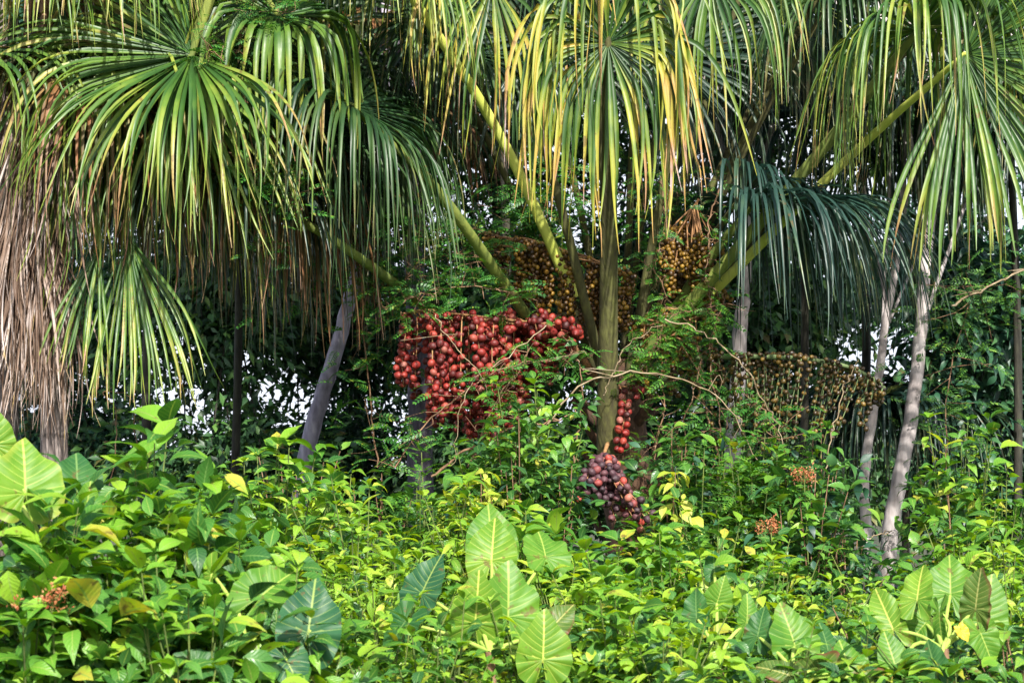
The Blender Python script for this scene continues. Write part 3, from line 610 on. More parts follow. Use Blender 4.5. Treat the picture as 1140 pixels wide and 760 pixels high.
back_palm(1120, 60, 16.4, [(1050, 110, -.6), (1100, 90, -.8), (1150, 130, -.6), (1020, 170, 0), (1090, 190, .2)],
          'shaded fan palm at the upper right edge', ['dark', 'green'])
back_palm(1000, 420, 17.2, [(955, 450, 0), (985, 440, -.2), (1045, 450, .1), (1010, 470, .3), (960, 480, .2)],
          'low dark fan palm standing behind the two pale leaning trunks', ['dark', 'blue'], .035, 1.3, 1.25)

# ------------------------------------------------------------------ trees
# thin places of the canopy where the sky shows: centre and half size as seen in the crowns
GAPS = [(190,385,36,28),(160,500,34,26),(220,470,36,32),(195,435,24,20),(445,500,34,48),(395,530,30,22),(480,440,18,40),(330,460,20,14),(255,510,20,18),(985,400,44,52),(1000,370,30,30),(830,240,22,22),(885,135,18,14),(750,130,18,14),(640,270,16,18),(430,40,12,10),(830,330,14,24),(300,430,20,14),(270,400,16,12),(1000,455,18,16)]
def to_px(p):
    d = p - np.array([0, 0, CAMZ]); dep = d[:, 1]*CP + d[:, 2]*SP; u = -d[:, 1]*SP + d[:, 2]*CP
    return 570 + d[:, 0]/dep/K, 380 - u/dep/K
def thin(pos, keep=.12):
    x, y = to_px(pos); k = np.ones(len(pos), bool)
    for gx, gy, rx, ry in GAPS:
        q = ((x-gx)/rx)**2 + ((y-gy)/ry)**2 + 1.3*np.sin(x*.31+y*.17)*np.sin(y*.37-x*.13) < .8; k &= ~(q & (rng.random(len(pos)) > keep))
    return k
def crown(g, c, rad, clumps, per, size, T=T_far, cr=.5, mi=0, gaps=True, flat=.8):
    """leaf clumps through the crown's volume; returns the clump centres"""
    u = norm(rng.normal(0, 1, (clumps, 3))) * (rng.random((clumps, 1))**.42)
    cc = c + u*np.asarray(rad); N = clumps*per
    idx = np.repeat(np.arange(clumps), per)
    o = rng.normal(0, 1, (N, 3))*cr*np.array([.55, .55, .4])*rng.uniform(.6, 1.3, clumps)[idx][:, None]
    pos = cc[idx] + o
    d = norm(o + rng.normal(0, .5, (N, 3))*cr*.6 - UP*.12*cr); n = norm(UP*1.0 + rng.normal(0, .55, (N, 3)) - np.array([0, .35, 0]))
    k = pos[:, 2] > gz(pos[:, 0], pos[:, 1]) + .05
    if gaps: k &= thin(pos)
    scatter(g, T, pos[k], d[k], n[k], size, mi)
    return cc
def tree(label, path, rad, bark, crowns, leaf, size=.12, T=T_far, clumps=110, per=55, cr=.45, cat='tree', name='forest_tree', limbs=10, gaps=True, ragged=0):
    pts = [np.asarray(p) for p in path]; root = pts[0].copy(); root[2] = gz(root[0], root[1])
    t = thing(name, label, cat, root)
    g = Geo(); pp = spline([root - UP*.15] + pts[1:], 40); pp[1:-1] += rng.normal(0, rad*.06, pp[1:-1].shape)
    tube(g, pp, np.linspace(rad*1.12, rad*.55, 40), 12, 0, .045)
    lg = Geo(); gl = Geo()
    for (c, r) in crowns:
        cc = crown(lg, np.asarray(c), r, clumps, per, size, T, cr, 0, gaps)
        for q in cc[rng.choice(len(cc), min(limbs, len(cc)), False)]:
            s_ = pp[rng.integers(22, 39)]; m_ = (s_+q)/2 + rng.normal(0, .12, 3)
            tube(gl, spline([s_, m_, q], 9), np.linspace(rad*.3, .008, 9), 6, 0, .05)
    g.build('trunk', bark, t, root)
    if gl.v: gl.build('limbs', bark, t, root)
    if lg.v: lg.build('crown', leaf, t, root)
    return t
def col(px, py, Y): return P(px, py, Y)
def base_at(px, py, Y):
    p = P(px, py, Y); p[2] = gz(p[0], Y); return p
# trunks one can tell apart
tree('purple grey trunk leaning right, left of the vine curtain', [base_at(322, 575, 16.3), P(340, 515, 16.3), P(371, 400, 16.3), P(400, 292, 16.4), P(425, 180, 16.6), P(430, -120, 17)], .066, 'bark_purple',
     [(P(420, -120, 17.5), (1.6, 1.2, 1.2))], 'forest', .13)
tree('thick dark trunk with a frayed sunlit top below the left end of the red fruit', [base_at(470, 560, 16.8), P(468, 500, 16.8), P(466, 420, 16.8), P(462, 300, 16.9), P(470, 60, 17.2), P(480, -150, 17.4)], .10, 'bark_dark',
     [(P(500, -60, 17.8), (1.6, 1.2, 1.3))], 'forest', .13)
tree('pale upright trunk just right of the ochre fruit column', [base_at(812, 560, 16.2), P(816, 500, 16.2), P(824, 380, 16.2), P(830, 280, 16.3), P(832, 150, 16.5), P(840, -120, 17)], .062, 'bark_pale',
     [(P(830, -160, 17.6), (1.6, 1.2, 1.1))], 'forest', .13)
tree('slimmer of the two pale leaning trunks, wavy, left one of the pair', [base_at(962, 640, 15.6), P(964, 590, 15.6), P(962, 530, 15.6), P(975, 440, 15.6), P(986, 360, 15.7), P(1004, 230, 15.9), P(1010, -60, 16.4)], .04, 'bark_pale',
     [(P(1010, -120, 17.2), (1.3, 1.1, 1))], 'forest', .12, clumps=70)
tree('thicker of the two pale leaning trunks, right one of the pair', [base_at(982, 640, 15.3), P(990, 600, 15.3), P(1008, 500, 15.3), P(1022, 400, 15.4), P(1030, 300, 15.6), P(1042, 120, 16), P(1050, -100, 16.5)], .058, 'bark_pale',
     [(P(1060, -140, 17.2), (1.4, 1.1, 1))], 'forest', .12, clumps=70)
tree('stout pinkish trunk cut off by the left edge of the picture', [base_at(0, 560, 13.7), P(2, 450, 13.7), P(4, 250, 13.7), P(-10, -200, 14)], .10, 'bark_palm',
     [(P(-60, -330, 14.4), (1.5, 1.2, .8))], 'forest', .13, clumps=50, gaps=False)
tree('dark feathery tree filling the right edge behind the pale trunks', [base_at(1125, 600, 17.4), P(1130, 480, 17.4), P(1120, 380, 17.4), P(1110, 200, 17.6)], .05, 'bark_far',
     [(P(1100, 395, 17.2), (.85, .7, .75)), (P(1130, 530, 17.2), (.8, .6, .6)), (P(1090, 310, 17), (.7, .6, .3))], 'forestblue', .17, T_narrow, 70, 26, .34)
# wall of forest behind
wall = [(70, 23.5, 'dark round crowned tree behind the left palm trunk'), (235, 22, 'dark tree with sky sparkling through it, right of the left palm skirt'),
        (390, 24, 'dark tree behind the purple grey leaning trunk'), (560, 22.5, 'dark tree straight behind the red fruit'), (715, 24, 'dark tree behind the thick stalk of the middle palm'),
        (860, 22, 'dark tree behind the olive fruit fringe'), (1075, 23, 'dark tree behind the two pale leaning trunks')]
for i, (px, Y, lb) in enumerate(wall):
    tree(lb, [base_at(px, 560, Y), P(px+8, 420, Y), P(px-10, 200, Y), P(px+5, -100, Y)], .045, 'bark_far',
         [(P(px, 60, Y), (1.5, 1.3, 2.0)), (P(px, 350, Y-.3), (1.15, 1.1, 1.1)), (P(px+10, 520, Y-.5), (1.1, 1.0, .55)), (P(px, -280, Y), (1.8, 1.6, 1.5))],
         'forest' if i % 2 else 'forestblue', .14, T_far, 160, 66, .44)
# tall trees added with crowns above the view, to shade the forest behind
for (px, py, Y, lb) in [(160, -330, 16.5, 'canopy tree added for shade above the left palm, mostly out of view'), (560, -420, 17, 'canopy tree added for shade above the middle palm, mostly out of view'), (960, -380, 16.8, 'canopy tree added for shade above the right hand fronds, mostly out of view')]:
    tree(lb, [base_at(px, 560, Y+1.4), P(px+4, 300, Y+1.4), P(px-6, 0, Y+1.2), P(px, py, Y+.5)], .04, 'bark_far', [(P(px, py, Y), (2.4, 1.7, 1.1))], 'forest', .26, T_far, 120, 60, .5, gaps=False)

# ------------------------------------------------------------------ climbing vines with feathery leaves
def vine(label, stems, n, spread, size=.13, mat='vine', T=T_pin, name='climbing_vine', srad=.006, smat='twig_brown', hang=.4):
    root = stems[0][0]; t = thing(name, label, 'vine', root)
    g = Geo(); lg = Geo()
    per = n // len(stems)
    for s in stems:
        pp = spline(s, 30); pp[1:] += np.cumsum(rng.normal(0, .008, (29, 3)), 0)
        tube(g, pp, np.linspace(srad, srad*.5, 30), 5, 0)
        i = rng.integers(0, 30, per); off = rng.normal(0, 1, (per, 3))*spread*np.array([1, .6, .8])
        az = rng.uniform(0, 6.28, per)
        pos = pp[i] + off; d = norm(np.stack([np.cos(az), np.sin(az)*.7-.3, rng.uniform(-hang, .35, per)], -1))
        nn = norm(UP + rng.normal(0, .4, (per, 3)) - np.array([0, .45, 0]))
        scatter(lg, T, pos, d, nn, size, 0, .3)
        for k in rng.choice(per, min(per, 26), False):     # side twigs that carry the leaves
            tube(g, spline([pp[i[k]], (pp[i[k]]+pos[k])/2 + rng.normal(0, .02, 3), pos[k]], 5), np.linspace(srad*.5, .0015, 5), 4, 0)
    g.build('stem', smat, t, root); lg.build('foliage', mat, t, root)
    return t
def vp(*pts): return [P(*p) for p in pts]
vine('feathery green vine climbing through the gap left of the red fruit', [vp((420, 520, 14), (408, 440, 14), (400, 350, 13.9), (410, 270, 13.9), (430, 215, 14)), vp((440, 330, 13.8), (470, 300, 13.8), (520, 285, 13.8), (560, 300, 13.8)), vp((400, 310, 13.9), (450, 250, 13.8), (490, 240, 13.8))], 420, .16)
vine('feathery vine draped just above the red fruit bunch', [vp((430, 345, 13.6), (470, 330, 13.6), (520, 325, 13.6), (590, 335, 13.6)), vp((420, 240, 13.9), (470, 262, 13.8), (540, 250, 13.8))], 230, .10)
vine('feathery vine among the fronds near the top left', [vp((300, 330, 13.2), (292, 250, 12.8), (280, 170, 12.6), (262, 90, 12.5), (225, 40, 12.3)), vp((285, 200, 12.6), (310, 190, 12.6), (318, 235, 12.6)), vp((262, 60, 12.5), (300, -20, 12.5), (330, 5, 12.5))], 280, .085, .11)
vine('bright fine leaved sprig in front of the ochre fruit', [vp((700, 420, 13.7), (725, 380, 13.6), (745, 350, 13.6), (785, 352, 13.6))], 150, .10, .12, 'fine')
vine('feathery vine crossing the lower edge of the red bunch', [vp((440, 520, 13.4), (480, 470, 13.4), (530, 430, 13.4), (600, 400, 13.4), (660, 395, 13.5)), vp((520, 520, 13.4), (560, 440, 13.4), (600, 380, 13.4))], 140, .09)
vine('leafy vine behind the middle palm, high up between its fronds', [vp((560, 330, 14.5), (580, 260, 14.5), (615, 220, 14.5), (640, 190, 14.5)), vp((720, 350, 14.6), (725, 290, 14.6), (735, 230, 14.6), (745, 190, 14.7)), vp((590, 300, 14.6), (600, 240, 14.6), (570, 200, 14.6))], 540, .16, .14)
vine('leafy vine hanging over the olive fruit fringe', [vp((790, 540, 13.9), (800, 470, 13.8), (790, 400, 13.9), (812, 330, 14)), vp((850, 540, 13.7), (860, 480, 13.6), (840, 440, 13.6))], 120, .10)
vine('broad leaved creeper climbing just left of the thick stalk', [vp((640, 520, 13.4), (645, 460, 13.4), (640, 400, 13.5), (620, 360, 13.5))], 90, .05, .085, 'deep', T_broad)
vine('leafy creeper between the ochre fruit and the olive fruit fringe', [vp((770, 560, 13.8), (760, 480, 13.8), (780, 420, 13.8), (770, 370, 13.9)), vp((730, 520, 13.8), (735, 450, 13.8), (725, 400, 13.9))], 220, .1, .10, 'vine', T_pin)
vine('small leafed vine hanging in front of the ochre fruit column', [vp((735, 200, 13.8), (750, 250, 13.7), (742, 300, 13.7), (760, 345, 13.8)), vp((800, 210, 13.8), (795, 270, 13.7), (806, 330, 13.7))], 110, .05, .09, 'vine', T_pin)
vine('dark feathery vine right of the thicker pale trunk', [vp((1060, 620, 15.2), (1050, 500, 15.3), (1055, 400, 15.4), (1080, 330, 15.4), (1120, 320, 15.4))], 260, .2, .15, 'deep')

# bare stems and sticks
def stick(label, pts, r=.006, mat='twig', name='bare_stem', cat='stem', twigs=0):
    g = Geo(); path = spline(vp(*pts), 30); path[1:-1] += rng.normal(0, .006, (28, 3)); path[3:-1] += np.cumsum(rng.normal(0, .006, (26, 3)), 0); r *= .75; tube(g, path, np.linspace(r, r*.5, 30), 6, 0, .08)
    for k in range(twigs):
        s = path[rng.integers(8, 28)]; tube(g, spline([s, s + np.array([rng.normal(0, .08), 0, rng.normal(0, .05)]), s + np.array([rng.normal(0, .16), rng.normal(0, .05), rng.normal(0, .12)])], 6), np.linspace(r*.5, .0015, 6), 5)
    tag(g.build(name, mat, None, tuple(path[0])), label, cat)
stick('straw coloured stem arching right from the thick stalk over the fruit string', [(600, 480, 13.3), (650, 428, 13.3), (700, 412, 13.3), (760, 418, 13.3), (810, 450, 13.3), (850, 520, 13.4)], .008, twigs=3)
stick('thin pale stem crossing the olive fruit fringe diagonally', [(740, 355, 13.4), (790, 375, 13.4), (830, 420, 13.4), (858, 470, 13.4), (880, 530, 13.4)], .007)
stick('pale stem slanting down across the red bunch from its upper left', [(485, 350, 13.4), (505, 385, 13.4), (540, 430, 13.35), (560, 500, 13.3)], .005, twigs=2)
stick('long pale stem slanting down left across the red fruit to the right', [(610, 360, 13.4), (560, 400, 13.35), (515, 440, 13.3), (500, 520, 13.3)], .005, twigs=2)
stick('thin stem curving up to the fine leaved sprig', [(672, 440, 13.4), (690, 400, 13.35), (715, 375, 13.3), (740, 358, 13.3)], .005)
stick('leaf bearing straw stem rising through the olive fruit fringe', [(915, 545, 13.1), (925, 480, 13.1), (940, 430, 13.1), (955, 400, 13.1)], .006)
stick('broken brown branch leaning below the olive fruit, thickest of the dead branches', [(840, 640, 13.9), (800, 560, 13.9), (765, 505, 13.9), (745, 470, 14)], .022, 'twig_brown', 'dead_branch', 'branch', 4)
stick('thin reddish brown dead branch right of the thick stalk', [(800, 640, 14), (800, 560, 14), (790, 480, 14), (770, 420, 14)], .014, 'twig_brown', 'dead_branch', 'branch', 4)
stick('bare brown branch lying across below the red bunch', [(480, 530, 13.6), (540, 490, 13.6), (600, 470, 13.6), (640, 455, 13.7)], .012, 'twig_brown', 'dead_branch', 'branch', 5)
stick('looping thin stem in the dark gap below the left palm frond', [(110, 600, 13.5), (128, 520, 13.5), (130, 460, 13.5), (120, 435, 13.5), (150, 450, 13.5), (155, 520, 13.5)], .006, 'twig_brown')
stick('straw stem poking up left of the pale leaning trunks', [(880, 640, 13), (930, 620, 13), (960, 605, 13), (985, 595, 13)], .008)
stick('dry branch crossing behind the right hand frond', [(1060, 340, 15), (1090, 322, 15), (1140, 305, 15), (1180, 290, 15)], .012, 'twig', 'dead_branch', 'branch', 3)

# ------------------------------------------------------------------ shrubs
KINDS = dict(
    glossy=dict(T=T_broad, size=.165, mat='glossy', node=.055, up=.45, stemc='stem'),
    broad=dict(T=T_broad, size=.112, mat='glossy', node=.045, up=.35, stemc='stem'),
    lime=dict(T=T_narrow, size=.108, mat='lime', node=.034, up=.1, stemc='stem'),
    limeb=dict(T=T_broad, size=.092, mat='lime', node=.04, up=.2, stemc='stem'),
    deep=dict(T=T_broad, size=.095, mat='deep', node=.045, up=.3, stemc='twig_brown'),
    fine=dict(T=T_pin, size=.11, mat='fine', node=.05, up=.3, stemc='stem'),
    sprout=dict(T=T_broad, size=.085, mat='sprout', node=.04, up=.0, stemc='twig_brown'))
def shrub(px, topy, Y, rad, kind, label, stems=16, dens=1.0, name='leafy_shrub', cat='shrub', lo=None, up=None, size=None, vary=.4, group=None):
    K_ = KINDS[kind]; tp = P(px, topy, Y); root = np.array([tp[0], Y, gz(tp[0], Y)]); Hh = tp[2] - root[2]
    t = thing(name, label, cat, root, group); g = Geo(); lg = Geo(); pos = []; D = []; N = []
    lo = max(0, Hh - 1.0) if lo is None else lo; sz = size or K_['size']; u_ = K_['up'] if up is None else up
    for k in range(stems):
        a = rng.uniform(0, 6.28); r = rad*math.sqrt(rng.random()); h = Hh*(1 - vary*(r/rad)**2*rng.uniform(.3, 1.2)) - rng.uniform(0, .3)*Hh*.5
        if k == 0: r = 0; h = Hh - sz*.35
        elif rng.random() < .14: h = Hh + rng.uniform(-.02, .14)
        tipp = root + np.array([math.cos(a)*r, math.sin(a)*r, h])
        m_ = root + np.array([math.cos(a)*r*.45, math.sin(a)*r*.45, h*.5]) + rng.normal(0, .02, 3)
        pp = spline([root + np.array([math.cos(a), math.sin(a), 0])*rng.uniform(0, .06), m_, tipp], 14)
        tube(g, pp, np.linspace(.007, .0028, 14), 5)
        L_ = h; nn = int(max(3, (min(h, h-lo+.1))/K_['node']*dens)); ph = rng.uniform(0, 6)
        for j in range(nn):
            z = 1 - (j/nn)**1.1 * min(1, (h-lo)/h) ; q = np.clip(z, 0, 1)*13; i = min(int(q), 12); c = pp[i] + (pp[i+1]-pp[i])*(q-i)
            cnt = 3 if j == 0 else 1
            for c_ in range(cnt):
                ph += 2.4 if cnt == 1 else 2.09; el = u_ + (.5 if j < 2 else 0) + rng.normal(0, .28)
                d = np.array([math.cos(ph), math.sin(ph), el]); off = rng.uniform(0, .10 if j > 2 else .01)
                pos.append(c + norm(d)*off); D.append(d); N.append(UP*1.1 + rng.normal(0, .33, 3) - np.array([0, .25, 0]) + (.5*np.array([-math.cos(ph), -math.sin(ph), 0]) if el > .4 else 0))
    # side twigs fill the body of the bush
    nb = int(stems*6*dens)
    a = rng.uniform(0, 6.28, nb); r = rad*rng.uniform(.5, 1.12, nb); zz = lo + (Hh-lo)*(1-vary*.6*(r/rad)**2)*rng.uniform(.05, .98, nb)
    c = root + np.stack([np.cos(a)*r, np.sin(a)*r, zz], -1); dd = np.stack([np.cos(a), np.sin(a), np.full(nb, u_)], -1) + rng.normal(0, .5, (nb, 3))
    for rep in range(3):
        p_ = c + rng.normal(0, sz*.45, (nb, 3)); d_ = norm(dd + rng.normal(0, .6, (nb, 3))); n_ = norm(UP*1.1 + rng.normal(0, .35, (nb, 3)) - np.array([0, .25, 0])); q = rng.random(nb) < .4
        scatter(lg, K_['T'], p_[q], d_[q], n_[q], sz*.9, 1, .4); pos += list(p_[~q]); D += list(d_[~q]); N += list(n_[~q])  # darker second leaf colour paints in shaded pockets and mixes leaf kinds
    pos = np.array(pos); scatter(lg, K_['T'], pos, norm(np.array(D)), norm(np.array(N)), sz*rng.choice([1, 1, 1, .72, 1.2]), 0, .48)
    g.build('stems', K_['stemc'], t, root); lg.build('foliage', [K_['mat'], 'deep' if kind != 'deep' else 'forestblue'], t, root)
    return t
SH = [
 # px, top, Y, radius, kind, label
 (40, 590, 8.2, .38, 'glossy', 'glossy leaved shrub in the lower left corner', {}),
 (165, 500, 8.9, .34, 'glossy', 'tallest glossy yellow green shrub at the left, reaching the dark gap', {}),
 (120, 600, 8.3, .34, 'glossy', 'glossy shrub right of the corner shrub, in front of the tallest left one', {}),
 (235, 560, 8.7, .34, 'glossy', 'glossy shrub between the tallest left one and the big veined leaves', {}),
 (210, 650, 8.0, .34, 'glossy', 'dark leaved low shrub at the bottom, left of the bluish arrow leaf', {}),
 (330, 660, 8.3, .26, 'broad', 'low leafy shrub under the bluish arrow leaf', {}),
 (-10, 520, 9.2, .3, 'glossy', 'shrub poking in at the left edge above the big veined leaf', {}),
 (310, 488, 11.6, .40, 'broad', 'sapling like shrub with sprigs standing against the dark gap', dict(vary=.45)),
 (225, 545, 11.2, .42, 'broad', 'yellow green shrub behind the tallest left one', {}),
 (275, 540, 12.2, .40, 'limeb', 'pale green bush filling in below the purple grey trunk, left side', {}),
 (365, 545, 12.4, .42, 'lime', 'narrow leaved bush at the foot of the purple grey trunk', {}),
 (400, 560, 10.9, .42, 'lime', 'light lime bush with drooping narrow leaves left of centre', {}),
 (345, 600, 10.2, .40, 'lime', 'lime bush behind the bluish arrow leaf', {}),
 (440, 615, 10.0, .36, 'lime', 'brightest lime bush with hanging leaf tips, left of the dark blue leaf', {}),
 (470, 525, 12.6, .44, 'fine', 'ferny bright bush under the frayed dark trunk', {}),
 (545, 575, 11.8, .40, 'limeb', 'lime bush behind the upright veined leaf in the centre', {}),
 (500, 560, 12.2, .40, 'lime', 'narrow leaved bush below the pale sprout', {}),
 (598, 425, 13.0, .30, 'broad', 'rich green large leaved bush left of the thick stalk', dict(vary=.4, size=.125)),
 (575, 480, 12.8, .34, 'deep', 'rich green bush under the red bunch', dict(size=.11)),
 (622, 520, 12.6, .2, 'deep', 'rich green bush left of the purple fruit', dict(size=.11)),
 (585, 560, 12.0, .42, 'broad', 'mid green bush in front of the middle palm, left of the purple fruit', {}),
 (675, 618, 11.6, .42, 'broad', 'mid green bush right below the purple fruit', {}),
 (748, 470, 13.4, .3, 'deep', 'dark green bush climbing behind the purple fruit, right of the thick stalk', dict(size=.11, vary=.5)),
 (800, 492, 13.5, .3, 'broad', 'green bush left under the olive fruit fringe, behind the straw stem', dict(vary=.5)),
 (865, 498, 13.3, .32, 'broad', 'green bush in the middle under the olive fruit fringe', dict(vary=.5)),
 (540, 505, 13.2, .34, 'broad', 'green bush left below the red bunch, right of the frayed trunk', dict(vary=.5)),
 (425, 520, 13.0, .34, 'deep', 'green bush in front of the frayed dark trunk, left side', dict(vary=.5)),
 (330, 520, 13.2, .3, 'deep', 'dark leaved bush hiding the foot of the purple grey trunk', dict(vary=.5)),
 (738, 588, 12.3, .26, 'broad', 'mid green bush hiding the foot of the middle palm, just right of the purple fruit', {}),
 (640, 620, 10.8, .40, 'limeb', 'small leaved bush behind the wide heart leaf at centre', {}),
 (745, 610, 11.2, .42, 'broad', 'mid green bush right of the purple fruit and lower', {}),
 (600, 700, 9.4, .34, 'limeb', 'low lime bush at the bottom just right of the big centre leaves', {}),
 (690, 670, 9.8, .40, 'broad', 'bush with upturned leaves at the bottom centre right', {}),
 (745, 690, 9.2, .34, 'limeb', 'small leaved bush at the bottom between the centre and right veined leaves', {}),
 (420, 690, 9.0, .34, 'broad', 'broad leaved bush at the bottom left of the centre leaves', {}),
 (490, 690, 8.8, .26, 'glossy', 'dark stemmed shrub right at the bottom under the dark blue leaf', dict(size=.1)),
 (775, 520, 13.2, .40, 'fine', 'ferny bush around the broken brown branch', {}),
 (835, 505, 13.2, .42, 'fine', 'ferny bush under the olive fruit fringe', {}),
 (800, 570, 12.4, .42, 'broad', 'mid green bush right of the broken brown branch', {}),
 (905, 480, 13.2, .30, 'deep', 'dark green climbing bush right below the olive fruit fringe', dict(size=.11)),
 (890, 545, 12.6, .40, 'deep', 'bush with long leaves below the reddish flower heads', dict(size=.115)),
 (940, 590, 12.6, .36, 'deep', 'shaded bush left of the pale leaning trunks', {}),
 (850, 620, 11.4, .42, 'broad', 'mid green bush above the right hand veined leaves', {}),
 (925, 640, 11.2, .40, 'limeb', 'small leaved bright bush between the right veined leaf clumps', {}),
 (790, 650, 10.6, .36, 'limeb', 'fresh green bush left of the right hand veined leaves', {}),
 (990, 640, 11.8, .36, 'broad', 'bush at the foot of the pale leaning trunks', {}),
 (1000, 700, 10.0, .34, 'deep', 'shaded low bush left under the right hand aroid', {}),
 (1070, 490, 12.8, .34, 'broad', 'tall sapling like bush right of the pale leaning trunks', dict(vary=.55)),
 (1115, 520, 12.6, .34, 'broad', 'tall bush at the right edge below the dark feathery tree', dict(vary=.5)),
 (1075, 590, 11.8, .40, 'broad', 'bush directly behind the right hand aroid', {}),
 (1130, 610, 10.6, .32, 'lime', 'lime bush at the right edge beside the aroid', {}),
 (1120, 700, 9.4, .34, 'deep', 'dark low bush in the lower right corner', {}),
 (1050, 735, 9.0, .34, 'broad', 'leafy bush at the bottom under the right hand aroid', {}),
 (870, 730, 9.2, .34, 'broad', 'leafy bush at the bottom right of centre', {}),
 (955, 725, 9.2, .34, 'broad', 'leafy bush at the bottom below the browning leaves', {}),
]
for (px, ty, Y, rd, kd, lb, ex) in SH: shrub(px, ty, Y, rd, kd, lb, **ex)
shrub(538, 528, 12.4, .17, 'sprout', 'pale yellow sprout with hanging leaves in front of the bushes', 6, .7, 'young_sapling', 'sapling', up=-.6, lo=.75)
shrub(752, 518, 12.8, .07, 'sprout', 'single yellow leaved seedling right of the purple fruit', 2, .5, 'young_sapling', 'sapling', up=-.5, lo=.75, size=.12)
shrub(1052, 490, 12.6, .08, 'sprout', 'little pale leaved seedling right of the thicker pale trunk', 2, .4, 'young_sapling', 'sapling', up=.3, lo=.9, size=.1)

# ground cover that nobody could count
def cover():
    g = Geo(); N = 16000
    x = rng.uniform(-5.5, 5.5, N); y = rng.uniform(7.2, 18.5, N); z = gz(x, y) + rng.uniform(.0, .5, N)*rng.random(N)**.5
    az = rng.uniform(0, 6.28, N); d = norm(np.stack([np.cos(az), np.sin(az), rng.uniform(-.2, .7, N)], -1)); n = norm(UP + rng.normal(0, .4, (N, 3)))
    scatter(g, T_small, np.stack([x, y, z], -1), d, n, .11, 0, .3)
    o = g.build('ground_cover', 'deep'); o['kind'] = 'stuff'; o['label'] = 'low leafy ground cover under the shrubs'
cover()

# ------------------------------------------------------------------ big veined leaves (aroids)
def cordate(wd=.8, back=.36, cup=.16, droop=.2, sinus=28, wav=.012):
    """heart leaf, length 1, stalk joins at the origin, tip towards +Y"""
    na, nr = 60, 11; tip = 1-back
    ph = np.linspace(-math.pi + R(sinus)*.4, math.pi - R(sinus)*.4, na)
    def outline(p):
        ap = abs(p); 
        # control outline in polar form
        a = np.array([0, 10, 25, 45, 70, 95, 120, 140, 155, 165, 173, 180])
        r = np.array([tip*1.1, tip*.86, tip*.72, wd*.56, wd*.48, wd*.47, wd*.49, back*1.14, back*1.12, back*.98, back*.62, back*.2])
        return np.interp(math.degrees(ap), a, r)
    r = np.array([outline(p) for p in ph]); k = np.convolve(np.pad(r, 2, 'edge'), [.08, .2, .44, .2, .08], 'valid'); k[na//2] = r[na//2]; r = k
    rr = np.linspace(0.0, 1, nr)[:, None]*r[None]; rr[0] = .004
    x = np.sin(ph)[None]*rr; y = np.cos(ph)[None]*rr
    m0, m1 = .22, 1.4; axx = np.abs(x)
    y0 = (y - axx*m0 - .75*axx**2)/(1 + axx*m1); ang = np.arctan2(y, axx+1e-6); a0 = math.atan(m0)
    c = np.where(y0 >= 0, y0*12.5 + .5, .5 - (a0-ang)*2.6)
    edge = np.broadcast_to(np.linspace(0, 1, nr)[:, None], x.shape)
    z = cup*axx - droop*np.maximum(y, 0)**2 - .16*np.maximum(-y, 0)**1.3 + .008*np.cos(2*math.pi*c)*np.minimum(axx*5, 1)*(1-edge*.6) + wav*np.sin(ph*9)[None]*edge**3
    v = np.stack([x, y, z], -1).reshape(-1, 3)
    uv = np.stack([x+.5, y+.5], -1).reshape(-1, 2); uv2 = np.stack([c, edge], -1).reshape(-1, 2)
    i, j = np.meshgrid(np.arange(nr-1), np.arange(na-1), indexing='ij')
    f = np.stack([i*na+j, i*na+j+1, (i+1)*na+j+1, (i+1)*na+j], -1).reshape(-1, 4)
    return v, f, uv, uv2
def aroid(label, crownp, leaves, stem=.0, cat='aroid plant'):
    """leaves: (px, py, Y, length px, tip direction deg from up (clockwise), face (right, up, camera), material, width)"""
    c = P(*crownp); root = np.array([c[0], c[1], gz(c[0], c[1])])
    t = thing('heart_leaf_plant', label, cat, root)
    g = Geo(); tube(g, spline([root - UP*.05, (root+c)/2 + np.array([.02, 0, 0]), c], 8), np.linspace(.024, .02, 8), 8, 0, .08); g.build('stem', 'twig_brown', t, root)
    for (px, py, Y, ln, rot, face, mt, wd) in leaves:
        L = ln*K*Y*.92; n = norm(vec(*face) + rng.normal(0, .16, 3)); a = R(rot + rng.normal(0, 7)); tipd = vec(math.sin(a), math.cos(a), 0) 
        d = norm(tipd - np.dot(tipd, n)*n); x = np.cross(d, n); Rm = np.stack([x, d, n], -1)
        v, f, uv, uv2 = cordate(wd*rng.uniform(.86, 1), .36 + rng.uniform(-.03, .03), rng.uniform(.1, .24), rng.uniform(.12, .35), 28, rng.uniform(.015, .04))
        Y += .12; org = P(px, py, Y) - d*L*.14
        gl = Geo(); gl.add((v*L) @ Rm.T + org, f, uv, uv2); o = gl.build('leaf', mt, t, root, True)
        gs = Geo(); m_ = (c+org)/2 + UP*.08*L - n*.05; m_[2] = max(m_[2], c[2]+.02)
        tube(gs, spline([c, m_, org - n*.012, org + d*L*.05 - n*.004], 12), np.concatenate([np.linspace(.011, .006, 10), [.005, .003]]), 8); gs.build('petiole', 'aroid_stem', o, root)
    return t
aroid('heart leaved plant at the left edge with one big yellow edged leaf', (60, 640, 8.6), [
    (28, 535, 8.3, 112, 4, (.15, .25, .95), 'aroid_edge', .92), (86, 535, 8.6, 98, 12, (.5, .25, .8), 'aroid_dark', .75), (96, 565, 8.5, 74, 25, (.3, .35, .85), 'aroid', .7),
    (-8, 485, 8.9, 80, -10, (.2, .3, .9), 'aroid_yellow', .8), (75, 610, 8.5, 80, 150, (.3, .5, .8), 'aroid_dark', .75)], cat='aroid plant')
